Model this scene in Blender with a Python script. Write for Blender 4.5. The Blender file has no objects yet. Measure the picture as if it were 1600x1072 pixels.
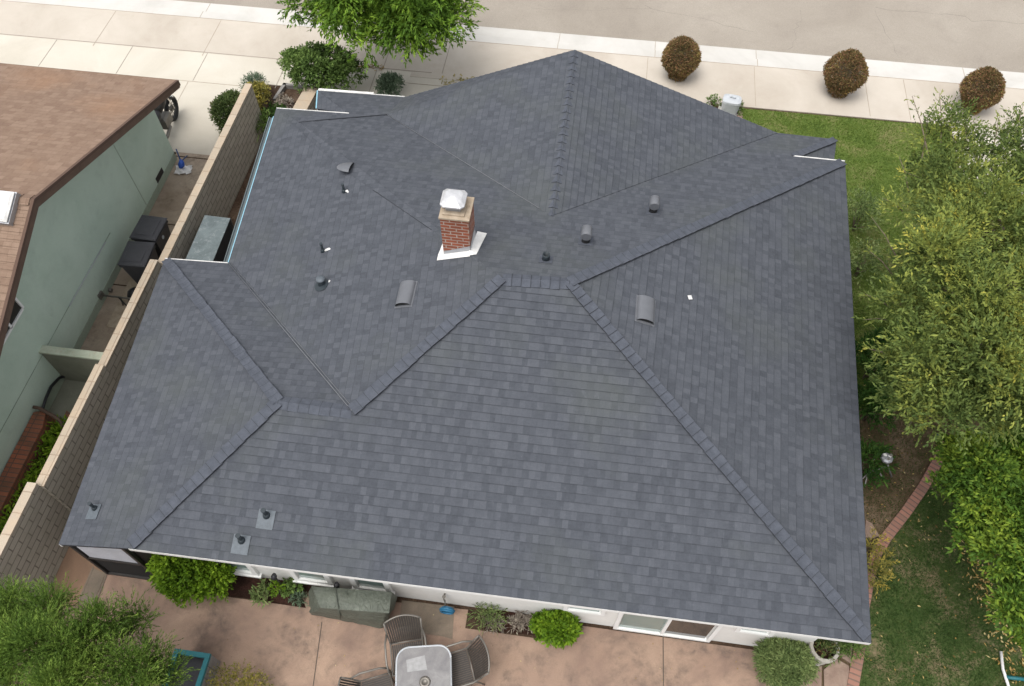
import bpy, math, random
import numpy as np
from mathutils import Vector, Matrix
random.seed(7); rng = np.random.default_rng(7)
C = bpy.context.scene.collection
S = bpy.context.scene
PI = math.pi

# ---------------------------------------------------------------- camera
F = 1270.0; HC = 15.5
RW = np.array([[0.9906, 0.1367, -0.0012], [0.1139, -0.8293, -0.5471], [-0.0758, 0.5418, -0.8371]])
u_, s_, v_ = np.linalg.svd(RW); RW = u_ @ v_
cam_d = bpy.data.cameras.new('camera'); cam = bpy.data.objects.new('camera', cam_d); C.objects.link(cam)
S.camera = cam
cam_d.sensor_width = 36.0; cam_d.lens = F/1600*36; cam_d.clip_start = 0.1; cam_d.clip_end = 800
cam.matrix_world = Matrix(((RW[0][0], -RW[1][0], -RW[2][0], 0), (RW[0][1], -RW[1][1], -RW[2][1], 0),
                           (RW[0][2], -RW[1][2], -RW[2][2], HC), (0, 0, 0, 1)))
# ---------------------------------------------------------------- world, sun, exposure
SUN_EL = 70; SUN_AZ = 215          # compass-like azimuth, clockwise from +Y
W = bpy.data.worlds.new('World'); S.world = W; W.use_nodes = True
nt = W.node_tree; nt.nodes.clear()
sky = nt.nodes.new('ShaderNodeTexSky'); sky.sky_type = 'NISHITA'; sky.sun_disc = False
sky.sun_elevation = math.radians(SUN_EL); sky.sun_rotation = math.radians(SUN_AZ)
sky.air_density = 1.0; sky.dust_density = 4.0; sky.ozone_density = 1.0
hs = nt.nodes.new('ShaderNodeHueSaturation'); hs.inputs['Saturation'].default_value = 0.18
bg = nt.nodes.new('ShaderNodeBackground'); bg.inputs['Strength'].default_value = 0.15
wo = nt.nodes.new('ShaderNodeOutputWorld')
nt.links.new(sky.outputs[0], hs.inputs['Color']); nt.links.new(hs.outputs[0], bg.inputs[0]); nt.links.new(bg.outputs[0], wo.inputs[0])
sd = bpy.data.lights.new('sun', 'SUN'); sd.energy = 0.75; sd.angle = math.radians(35); sd.color = (1.0, 0.95, 0.87)
sun = bpy.data.objects.new('sun', sd); C.objects.link(sun)
az = math.radians(SUN_AZ); el = math.radians(SUN_EL)
sv = Vector((math.sin(az)*math.cos(el), math.cos(az)*math.cos(el), math.sin(el)))
sun.rotation_euler = (-sv).to_track_quat('-Z', 'Y').to_euler(); sun.location = (0, 0, 30)
S.view_settings.view_transform = 'Standard'; S.view_settings.look = 'None'
S.view_settings.exposure = 0.9; S.view_settings.gamma = 1.0

# ---------------------------------------------------------------- survey helpers (photo measurement -> place on the ground or on a plane)
def ray(px, py):
    return RW.T @ np.array([(px-800)/F, (py-536)/F, 1.0])
def g(px, py, z=0.0):
    r = ray(px, py); t = (z-HC)/r[2]; return Vector((r[0]*t, r[1]*t, z))
def hit(px, py, pl):
    r = Vector(ray(px, py)); o = Vector((0, 0, HC)); p, n = pl
    return o + r*((p-o).dot(n)/r.dot(n))
def plane(a, b, c):
    n = (b-a).cross(c-a).normalized()
    if n.z < 0: n = -n
    return (a.copy(), n)

# ---------------------------------------------------------------- materials
def srgb(r, g_, b):
    f = lambda c: (c/255/12.92) if c/255 <= .04045 else ((c/255+.055)/1.055)**2.4
    return (f(r), f(g_), f(b), 1)
def new_mat(name):
    m = bpy.data.materials.new(name); m.use_nodes = True; n = m.node_tree.nodes; n.clear()
    o = n.new('ShaderNodeOutputMaterial'); b = n.new('ShaderNodeBsdfPrincipled'); m.node_tree.links.new(b.outputs[0], o.inputs[0])
    return m, m.node_tree, b
class NT:
    def __init__(s, t): s.t = t
    def n(s, ty, **k):
        x = s.t.nodes.new(ty)
        for a, v in k.items(): setattr(x, a, v)
        return x
    def l(s, a, b): s.t.links.new(a, b)
    def val(s, x, sock):
        if isinstance(x, (int, float)): sock.default_value = x
        elif isinstance(x, tuple): sock.default_value = x
        else: s.l(x, sock)
    def math(s, op, a, b=0.0, c=None, clamp=False):
        x = s.n('ShaderNodeMath', operation=op); x.use_clamp = clamp
        s.val(a, x.inputs[0]); s.val(b, x.inputs[1])
        if c is not None: s.val(c, x.inputs[2])
        return x.outputs[0]
    def noise(s, vec, scale, detail=3, rough=.5, dist=0):
        x = s.n('ShaderNodeTexNoise'); x.inputs['Scale'].default_value = scale; x.inputs['Detail'].default_value = detail
        x.inputs['Roughness'].default_value = rough; x.inputs['Distortion'].default_value = dist; s.l(vec, x.inputs['Vector']); return x.outputs[0]
    def mix(s, f, a, b, mode='MIX'):
        x = s.n('ShaderNodeMix', data_type='RGBA', blend_type=mode); s.val(f, x.inputs[0]); s.val(a, x.inputs[6]); s.val(b, x.inputs[7]); return x.outputs[2]
    def ramp(s, f, stops):
        x = s.n('ShaderNodeValToRGB'); e = x.color_ramp.elements
        while len(e) < len(stops): e.new(.5)
        for k, (p, c) in enumerate(stops): e[k].position = p; e[k].color = c if len(c) == 4 else (*c, 1)
        s.l(f, x.inputs[0]); return x.outputs[0]
    def rng(s, f, a, b, c=0., d=1.):
        x = s.n('ShaderNodeMapRange'); x.inputs[1].default_value = a; x.inputs[2].default_value = b; x.inputs[3].default_value = c; x.inputs[4].default_value = d
        s.l(f, x.inputs[0]); return x.outputs[0]
    def bump(s, h, st, dist=.01):
        x = s.n('ShaderNodeBump'); x.inputs['Strength'].default_value = st; x.inputs['Distance'].default_value = dist; s.l(h, x.inputs['Height']); return x.outputs[0]
def c4(c, k=1.0): return (c[0]*k, c[1]*k, c[2]*k, 1)

def mat_plain(name, col, rough=.6, metal=0., var=.12, scale=8, bump=.1, spec=.4):
    m, t, b = new_mat(name); N = NT(t); tc = N.n('ShaderNodeTexCoord').outputs['Object']
    n1 = N.noise(tc, scale, 4, .6); n2 = N.noise(tc, scale*9, 3, .6)
    f = N.math('ADD', N.math('MULTIPLY', n1, .65), N.math('MULTIPLY', n2, .35))
    col_ = N.ramp(f, [(.3, c4(col, 1-var)), (.7, c4(col, 1+var))])
    N.l(col_, b.inputs['Base Color']); b.inputs['Roughness'].default_value = rough; b.inputs['Metallic'].default_value = metal
    b.inputs['Specular IOR Level'].default_value = spec
    if bump: N.l(N.bump(n2, bump, .01), b.inputs['Normal'])
    return m

def mat_concrete(name, base, light, dark, stain=None, s1=.55, stain_amt=.5, spots=0.0, grain=.08, cov=.5):
    """cast concrete: broad tonal drift, mottling, fine grain and stains of their own shape"""
    m, t, b = new_mat(name); N = NT(t); tc = N.n('ShaderNodeTexCoord').outputs['Object']
    a = N.noise(tc, s1, 5, .62, .6); d = N.noise(tc, s1*5, 5, .65, .3); e = N.noise(tc, 55, 2, .6)
    c = N.mix(N.rng(a, .35, .65), dark, light); c = N.mix(N.rng(d, .3, .7, 0, .55), c, base)
    if stain is not None:
        k = N.noise(tc, s1*2.3, 8, .72, .35); k2 = N.noise(tc, s1*9, 5, .7)
        f = N.math('MULTIPLY', N.rng(k, cov, cov+.18), N.rng(k2, .35, .6)); c = N.mix(N.math('MULTIPLY', f, stain_amt), c, stain)
    if spots:
        v = N.n('ShaderNodeTexVoronoi'); v.inputs['Scale'].default_value = 6; N.l(tc, v.inputs['Vector'])
        sp = N.math('MULTIPLY', N.rng(v.outputs[0], .08, .0), spots); c = N.mix(sp, c, c4(dark, .5))
    c = N.mix(N.rng(e, .3, .7, 0, grain*2), c, c4(dark, .55))
    N.l(c, b.inputs['Base Color']); b.inputs['Roughness'].default_value = .85; b.inputs['Specular IOR Level'].default_value = .25
    N.l(N.bump(N.math('ADD', e, N.math('MULTIPLY', d, .5)), .25, .006), b.inputs['Normal'])
    return m

def mat_shingle(name, dark, mid, light, row=.143, w=.10, warm=None, joint=.55):
    """laminated shingles: rows of tabs with their own tone (UV in metres: u along the eave, v up the slope)"""
    m, t, b = new_mat(name); N = NT(t); uv = N.n('ShaderNodeUVMap').outputs[0]
    sp = N.n('ShaderNodeSeparateXYZ'); N.l(uv, sp.inputs[0]); u, v = sp.outputs[0], sp.outputs[1]
    r = N.math('FLOOR', N.math('DIVIDE', v, row))
    wn = N.n('ShaderNodeTexWhiteNoise', noise_dimensions='1D'); N.l(r, wn.inputs['W'])
    # tab widths wobble: warp u with a row dependent noise
    cv = N.n('ShaderNodeCombineXYZ'); N.l(N.math('MULTIPLY', u, 2.1), cv.inputs[0]); N.l(N.math('MULTIPLY', r, 7.31), cv.inputs[1])
    wob = N.noise(cv.outputs[0], 1.0, 1)
    uu = N.math('ADD', N.math('DIVIDE', u, w), N.math('ADD', N.math('MULTIPLY', wn.outputs[0], 17.), N.math('MULTIPLY', wob, 2.2)))
    cell = N.math('FLOOR', uu); fr = N.math('SUBTRACT', uu, cell)
    cc = N.n('ShaderNodeCombineXYZ'); N.l(cell, cc.inputs[0]); N.l(r, cc.inputs[1])
    w2 = N.n('ShaderNodeTexWhiteNoise', noise_dimensions='2D'); N.l(cc.outputs[0], w2.inputs['Vector'])
    tone = w2.outputs[0]
    tc = N.n('ShaderNodeTexCoord').outputs['Object']
    gr = N.noise(tc, 130, 2, .7); br = N.noise(tc, .45, 4, .6); md = N.noise(tc, 7, 4, .65)
    mott = N.n('ShaderNodeTexNoise'); mott.inputs['Scale'].default_value = 22; mott.inputs['Detail'].default_value = 4; N.l(tc, mott.inputs['Vector'])
    f = N.math('ADD', N.math('MULTIPLY', tone, .40), N.math('ADD', N.math('MULTIPLY', md, .50), N.math('MULTIPLY', mott.outputs[0], .35)))
    c = N.ramp(f, [(.28, dark), (.62, mid), (1.0, light)])
    if warm: c = N.mix(N.rng(br, .5, .72, 0, .55), c, warm)
    c = N.mix(N.rng(gr, .35, .7, 0, .30), c, c4(dark, .55))
    sc1 = N.n('ShaderNodeMapping'); sc1.inputs['Scale'].default_value = (3.2, 1.1, 1); N.l(uv, sc1.inputs['Vector']); sf = N.noise(sc1.outputs[0], 2.6, 6, .75, .8)
    c = N.mix(N.rng(sf, .60, .74, 0, .45), c, c4(light, 1.25)); c = N.mix(N.rng(sf, .40, .28, 0, .4), c, c4(dark, .85))
    jn = N.math('LESS_THAN', N.math('MINIMUM', fr, N.math('SUBTRACT', 1.0, fr)), .028)
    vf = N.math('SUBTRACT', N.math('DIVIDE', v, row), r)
    rowln = N.math('LESS_THAN', vf, .055)  # dark line along each course's lower edge, painting its shadow line
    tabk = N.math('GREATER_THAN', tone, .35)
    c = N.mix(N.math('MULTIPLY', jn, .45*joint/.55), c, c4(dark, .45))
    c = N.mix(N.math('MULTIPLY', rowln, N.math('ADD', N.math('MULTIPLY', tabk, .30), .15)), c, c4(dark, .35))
    N.l(c, b.inputs['Base Color']); b.inputs['Roughness'].default_value = .92; b.inputs['Specular IOR Level'].default_value = .18
    hgt = N.math('ADD', N.math('MULTIPLY', tone, .5), N.math('ADD', N.math('MULTIPLY', gr, .6), N.math('MULTIPLY', md, .5)))
    wav = N.n('ShaderNodeBump'); wav.inputs['Strength'].default_value = .35; wav.inputs['Distance'].default_value = .06
    st = N.n('ShaderNodeMapping'); st.inputs['Scale'].default_value = (.9, 2.6, 1); N.l(uv, st.inputs['Vector'])
    N.l(N.noise(st.outputs[0], 1.1, 3, .55, .4), wav.inputs['Height'])
    bp = N.n('ShaderNodeBump'); bp.inputs['Strength'].default_value = .5; bp.inputs['Distance'].default_value = .006; N.l(hgt, bp.inputs['Height']); N.l(wav.outputs[0], bp.inputs['Normal'])
    N.l(bp.outputs[0], b.inputs['Normal'])
    return m

def mat_brick(name, cols, mortar, bw=.2, bh=.0762, ms=.012, rough=.9, off=.5, dirt=None, swap=False):
    """UV in metres"""
    m, t, b = new_mat(name); N = NT(t); uv = N.n('ShaderNodeUVMap').outputs[0]
    if swap:
        mp = N.n('ShaderNodeMapping'); mp.inputs['Rotation'].default_value = (0, 0, PI/2); N.l(uv, mp.inputs['Vector']); uv = mp.outputs[0]
    tc = N.n('ShaderNodeTexCoord').outputs['Object']
    x = N.n('ShaderNodeTexBrick'); x.offset = off; N.l(uv, x.inputs['Vector'])
    x.inputs['Scale'].default_value = 1; x.inputs['Brick Width'].default_value = bw; x.inputs['Row Height'].default_value = bh
    x.inputs['Mortar Size'].default_value = ms; x.inputs['Mortar Smooth'].default_value = .15; x.inputs['Bias'].default_value = 0
    x.inputs['Color1'].default_value = cols[0]; x.inputs['Color2'].default_value = cols[1]; x.inputs['Mortar'].default_value = mortar
    n1 = N.noise(tc, 3, 5, .65); n2 = N.noise(tc, 45, 3, .65)
    c = N.mix(N.rng(n2, .35, .7, 0, .35), x.outputs[0], c4(cols[0], .6))
    c = N.mix(N.rng(n1, .42, .7, 0, .5), c, dirt or c4(cols[1], .7))
    N.l(c, b.inputs['Base Color']); b.inputs['Roughness'].default_value = rough; b.inputs['Specular IOR Level'].default_value = .2
    h = N.math('SUBTRACT', N.math('MULTIPLY', n2, .3), x.outputs[1]); N.l(N.bump(h, .6, .008), b.inputs['Normal'])
    return m

def mat_leaf(name, stops, rough=.62, trans=.22):
    m, t, b = new_mat(name); N = NT(t); at = N.n('ShaderNodeAttribute', attribute_name='tone')
    tc = N.n('ShaderNodeTexCoord').outputs['Object']; n1 = N.noise(tc, 1.3, 3)
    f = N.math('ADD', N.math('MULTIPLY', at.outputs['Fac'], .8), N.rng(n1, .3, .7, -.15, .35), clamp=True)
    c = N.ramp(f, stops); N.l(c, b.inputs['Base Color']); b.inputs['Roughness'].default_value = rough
    b.inputs['Specular IOR Level'].default_value = .14
    tr = N.n('ShaderNodeBsdfTranslucent'); N.l(c, tr.inputs[0]); mx = N.n('ShaderNodeMixShader'); mx.inputs[0].default_value = trans
    out = [x for x in t.nodes if x.type == 'OUTPUT_MATERIAL'][0]
    N.l(b.outputs[0], mx.inputs[1]); N.l(tr.outputs[0], mx.inputs[2]); N.l(mx.outputs[0], out.inputs[0])
    return m

def mat_soil(name, a, b_, c_, scale=1.2):
    m, t, b = new_mat(name); N = NT(t); tc = N.n('ShaderNodeTexCoord').outputs['Object']
    n1 = N.noise(tc, scale, 5, .65, .5); n2 = N.noise(tc, scale*16, 4, .7)
    c = N.ramp(N.math('ADD', N.math('MULTIPLY', n1, .6), N.math('MULTIPLY', n2, .4)), [(.36, a), (.5, b_), (.64, c_)])
    N.l(c, b.inputs['Base Color']); b.inputs['Roughness'].default_value = .95; b.inputs['Specular IOR Level'].default_value = .1
    N.l(N.bump(n2, .7, .03), b.inputs['Normal']); return m

def mat_glass(name, col, rough=.08):
    m, t, b = new_mat(name); b.inputs['Base Color'].default_value = col; b.inputs['Roughness'].default_value = rough
    b.inputs['Specular IOR Level'].default_value = .6; return m

M = {}
M['shingle'] = mat_shingle('shingle', (.050,.055,.065,1), (.071,.077,.090,1), (.094,.101,.116,1), warm=(.084,.092,.086,1), joint=.16)
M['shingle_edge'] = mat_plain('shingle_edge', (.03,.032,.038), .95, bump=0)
M['cap'] = mat_plain('cap', (.070,.077,.093), .93, var=.25, scale=7, bump=.5, spec=.15)
M['brown_shingle'] = mat_shingle('brown_shingle', (.165,.108,.078,1), (.215,.148,.108,1), (.265,.188,.14,1), row=.14, w=.18, warm=(.28,.165,.10,1), joint=.35)
M['brown_edge'] = mat_plain('brown_edge', (.09,.055,.04), .95, bump=0)
M['white'] = mat_plain('white_paint', (.74,.74,.72), .55, var=.05, scale=2, bump=.04)
M['stucco'] = mat_plain('white_stucco', (.66,.65,.62), .85, var=.07, scale=1.5, bump=.3)
M['fascia_grey'] = mat_plain('grey_gutter', (.085,.105,.11), .6, var=.1, scale=3)
M['drip_blue'] = mat_plain('drip_edge_film', (.22,.42,.52), .4, var=.1)
M['flash_white'] = mat_plain('white_flashing', (.62,.61,.59), .45, var=.22, scale=5, bump=.3)
M['galv'] = mat_plain('galvanised', (.36,.37,.39), .42, .6, var=.15, scale=14)
M['vent'] = mat_plain('grey_vent_paint', (.11,.115,.127), .55, var=.1, scale=9, bump=.15)
M['vent_dark'] = mat_plain('dark_vent', (.012,.012,.013), .8, bump=0)
M['pipe'] = mat_plain('dark_pipe', (.022,.03,.036), .5, var=.2)
M['plate'] = mat_plain('flashing_plate', (.085,.10,.115), .6, 0., var=.25, scale=14)
M['blackpl'] = mat_plain('black_plastic', (.018,.018,.021), .5, var=.2, scale=6)
M['binpl'] = mat_plain('bin_plastic', (.05,.05,.056), .5, var=.2, scale=6)
M['darkmetal'] = mat_plain('dark_metal', (.03,.028,.027), .5, .3, var=.2)
M['green_stucco'] = mat_concrete('green_stucco', (.52,.63,.53,1), (.56,.665,.57,1), (.455,.565,.47,1), s1=.7, grain=.14, stain=(.33,.40,.34,1), stain_amt=.35)
M['green_base'] = mat_plain('green_base', (.29,.34,.27), .9, var=.15, scale=2)
M['brown_wood'] = mat_plain('brown_wood', (.11,.07,.05), .75, var=.25, scale=5)
M['brick_red'] = mat_brick('brick_red', ((.34,.10,.055,1),(.22,.075,.045,1)), (.42,.36,.31,1), .215, .078, .011)
M['brick_path'] = mat_brick('brick_path', ((.34,.17,.125,1),(.22,.12,.095,1)), (.13,.095,.08,1), .5, .105, .014, off=0., dirt=(.22,.15,.11,1))
M['brick_old'] = mat_brick('brick_old', ((.36,.125,.07,1),(.22,.095,.06,1)), (.10,.08,.065,1), .5, .1, .01, off=0., dirt=(.09,.075,.05,1))
M['mortar'] = mat_concrete('mortar_crown', (.36,.29,.21,1), (.42,.35,.27,1), (.27,.21,.15,1), s1=6)
M['block'] = mat_brick('block', ((.42,.38,.315,1),(.35,.315,.262,1)), (.18,.155,.125,1), .4, .155, .013, off=.5, dirt=(.28,.26,.20,1))
M['coping'] = mat_brick('coping', ((.43,.365,.285,1),(.38,.315,.24,1)), (.28,.22,.165,1), .40, 1.7, .010, off=0, dirt=(.46,.34,.23,1), swap=True)
M['asphalt'] = mat_concrete('asphalt', (.315,.28,.235,1), (.355,.318,.27,1), (.265,.232,.194,1), stain=(.22,.19,.165,1), s1=.25, stain_amt=.5, grain=.22)
M['curb'] = mat_concrete('curb', (.50,.485,.455,1), (.55,.535,.505,1), (.43,.415,.385,1), stain=(.42,.38,.33,1), s1=.5, stain_amt=.3, grain=.05)
M['sidewalk'] = mat_concrete('sidewalk', (.45,.40,.34,1), (.495,.45,.39,1), (.385,.34,.285,1), stain=(.36,.30,.245,1), s1=.4, stain_amt=.4, grain=.06)
M['driveway'] = mat_concrete('driveway', (.50,.465,.395,1), (.54,.505,.44,1), (.43,.39,.325,1), stain=(.45,.385,.30,1), s1=.35, stain_amt=.25, grain=.05)
M['walk_tan'] = mat_concrete('walk_tan', (.33,.265,.20,1), (.42,.35,.275,1), (.22,.165,.12,1), stain=(.09,.062,.042,1), s1=.7, stain_amt=.75, grain=.1)
M['slab_green'] = mat_concrete('slab_green', (.21,.21,.16,1), (.25,.25,.20,1), (.16,.165,.12,1), stain=(.12,.12,.08,1), s1=.8, stain_amt=.4, grain=.1)
M['patio'] = mat_concrete('patio', (.275,.185,.135,1), (.38,.268,.195,1), (.185,.125,.10,1), stain=(.115,.088,.072,1), s1=.62, stain_amt=.8, spots=.7, grain=.1, cov=.45)
M['slab_dark'] = mat_concrete('slab_dark', (.17,.135,.10,1), (.22,.175,.135,1), (.12,.10,.078,1), stain=(.09,.08,.065,1), s1=1.2, stain_amt=.5, grain=.1)
M['slab_side'] = mat_concrete('slab_side', (.25,.155,.10,1), (.30,.19,.125,1), (.17,.11,.075,1), stain=(.11,.08,.06,1), s1=.9, stain_amt=.6, grain=.1)
M['flag'] = mat_concrete('flagstone', (.27,.20,.155,1), (.35,.265,.205,1), (.19,.125,.10,1), stain=(.10,.065,.055,1), s1=1.6, stain_amt=.6, grain=.1)
M['joint'] = mat_plain('joint', (.075,.06,.048), .95, bump=0)
M['joint_mid'] = mat_plain('joint_mid', (.25,.22,.185), .95, bump=0)
M['joint_soft'] = mat_plain('joint_soft', (.33,.28,.225), .95, bump=0)
M['soil'] = mat_soil('soil', (.035,.022,.015,1), (.062,.04,.027,1), (.12,.085,.06,1))
M['soil_dark'] = mat_soil('soil_dark', (.018,.010,.007,1), (.034,.018,.013,1), (.07,.032,.024,1), 3)
M['dirt'] = mat_soil('dirt', (.055,.045,.022,1), (.105,.075,.045,1), (.17,.125,.085,1), .8)
M['lawn_base'] = mat_soil('lawn_base', (.05,.08,.018,1), (.09,.13,.028,1), (.17,.16,.07,1), .9)
M['lawn_dark'] = mat_soil('lawn_dark', (.03,.055,.015,1), (.055,.08,.025,1), (.19,.145,.09,1), 1.3)
M['tarp'] = mat_plain('green_cover', (.085,.096,.076), .55, var=.4, scale=3.5, bump=0)
_t = M['tarp'].node_tree; _N = NT(_t); _tc = _N.n('ShaderNodeTexCoord').outputs['Object']
_b = _N.n('ShaderNodeBump'); _b.inputs['Strength'].default_value = 1; _b.inputs['Distance'].default_value = .05
_N.l(_N.noise(_tc, 4.5, 5, .55, 1.8), _b.inputs['Height']); _N.l(_b.outputs[0], _t.nodes['Principled BSDF'].inputs['Normal'])
M['glass'] = mat_glass('window_glass', (.20,.27,.25,1))
M['glass_dark'] = mat_glass('dark_glass', (.03,.03,.028,1))
M['matte_black'] = mat_plain('matte_black', (.012,.012,.012), .9, bump=0)
M['blind'] = mat_plain('white_blind', (.45,.46,.50), .6, var=.12, scale=3)
M['bark'] = mat_plain('bark', (.16,.125,.09), .9, var=.3, scale=12, bump=.6)
M['blue'] = mat_plain('blue_paint', (.03,.06,.16), .5)
M['blue_bright'] = mat_plain('blue_plastic', (.025,.09,.42), .45)
M['teal'] = mat_plain('teal_paint', (.012,.115,.13), .5)
M['hose_blue'] = mat_plain('blue_hose', (.02,.12,.22), .45)
M['strap'] = mat_plain('dark_strap', (.042,.036,.031), .6, var=.3, scale=20)
M['alu'] = mat_plain('aged_aluminium', (.17,.158,.14), .45, .5, var=.15)
M['tabletop'] = mat_concrete('tabletop_glass', (.20,.195,.195,1), (.25,.245,.24,1), (.15,.145,.15,1), stain=(.14,.13,.13,1), s1=3.5, stain_amt=.55, grain=.08)
M['tabletop'].node_tree.nodes['Principled BSDF'].inputs['Roughness'].default_value = .3
M['urn'] = mat_concrete('urn_concrete', (.36,.34,.30,1), (.42,.40,.36,1), (.28,.26,.22,1), stain=(.18,.16,.13,1), s1=6, stain_amt=.5)
M['lightgrey'] = mat_plain('light_grey_plastic', (.40,.42,.44), .55, var=.12, scale=8)
M['chrome'] = mat_plain('bright_metal', (.85,.82,.78), .18, .9, var=.05)
M['tyre'] = mat_plain('tyre', (.02,.02,.02), .8)
M['bag'] = mat_plain('white_cloth', (.66,.64,.62), .8)
M['weathered'] = mat_concrete('weathered_metal', (.12,.148,.152,1), (.155,.185,.19,1), (.09,.11,.115,1), stain=(.30,.33,.335,1), s1=3.2, stain_amt=.7)
M['wood_grey'] = mat_plain('grey_wood', (.20,.19,.18), .85, var=.25, scale=7)
M['red_edge'] = mat_plain('red_brown_board', (.10,.04,.035), .7)

def G(*cs): return [(p, (*c, 1)) for p, c in cs]
M['leaf_street'] = mat_leaf('leaf_street', G((0,(.03,.065,.010)),(.45,(.10,.19,.022)),(1,(.27,.40,.045))))
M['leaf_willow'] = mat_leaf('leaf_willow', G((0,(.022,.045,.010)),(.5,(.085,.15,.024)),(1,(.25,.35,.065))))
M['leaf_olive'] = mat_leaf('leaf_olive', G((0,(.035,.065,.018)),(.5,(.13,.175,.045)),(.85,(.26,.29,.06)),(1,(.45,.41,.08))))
M['leaf_deep'] = mat_leaf('leaf_deep', G((0,(.014,.042,.010)),(.6,(.045,.105,.018)),(1,(.12,.20,.035))))
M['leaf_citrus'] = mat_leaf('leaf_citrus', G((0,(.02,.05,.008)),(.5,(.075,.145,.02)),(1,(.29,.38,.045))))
M['leaf_bright'] = mat_leaf('leaf_bright', G((0,(.03,.07,.006)),(.5,(.11,.20,.012)),(1,(.26,.38,.03))))
M['leaf_bush'] = mat_leaf('leaf_bush', G((0,(.03,.055,.014)),(.5,(.10,.165,.04)),(1,(.24,.34,.09))))
M['leaf_topiary'] = mat_leaf('leaf_topiary', G((0,(.08,.07,.03)),(.4,(.165,.125,.05)),(.65,(.26,.12,.075)),(.85,(.30,.25,.08)),(1,(.52,.33,.10))))
M['leaf_hedge'] = mat_leaf('leaf_hedge', G((0,(.03,.05,.014)),(.55,(.085,.12,.035)),(.8,(.18,.13,.05)),(1,(.22,.10,.05))))
M['leaf_grey'] = mat_leaf('leaf_grey', G((0,(.04,.06,.035)),(.5,(.11,.16,.10)),(1,(.22,.28,.18))))
M['leaf_round'] = mat_leaf('leaf_round', G((0,(.05,.08,.025)),(.5,(.16,.22,.075)),(1,(.33,.38,.15))))
M['leaf_yellow'] = mat_leaf('leaf_yellow', G((0,(.07,.08,.02)),(.5,(.22,.20,.05)),(1,(.48,.36,.06))))
M['leaf_pale'] = mat_leaf('leaf_pale', G((0,(.16,.13,.11)),(.5,(.28,.24,.20)),(1,(.42,.40,.30))))
M['grass'] = mat_leaf('grass_blade', G((0,(.04,.07,.010)),(.5,(.09,.145,.018)),(.85,(.17,.215,.038)),(1,(.30,.25,.11))), .6, .2)
M['grass_dk'] = mat_leaf('grass_blade_dark', G((0,(.018,.042,.010)),(.5,(.045,.088,.020)),(.86,(.10,.135,.035)),(1,(.22,.17,.09))), .6, .2)
M['litter'] = mat_leaf('fallen_leaf', G((0,(.10,.06,.025)),(.5,(.30,.20,.06)),(1,(.52,.44,.22))), .6, .1)

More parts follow.
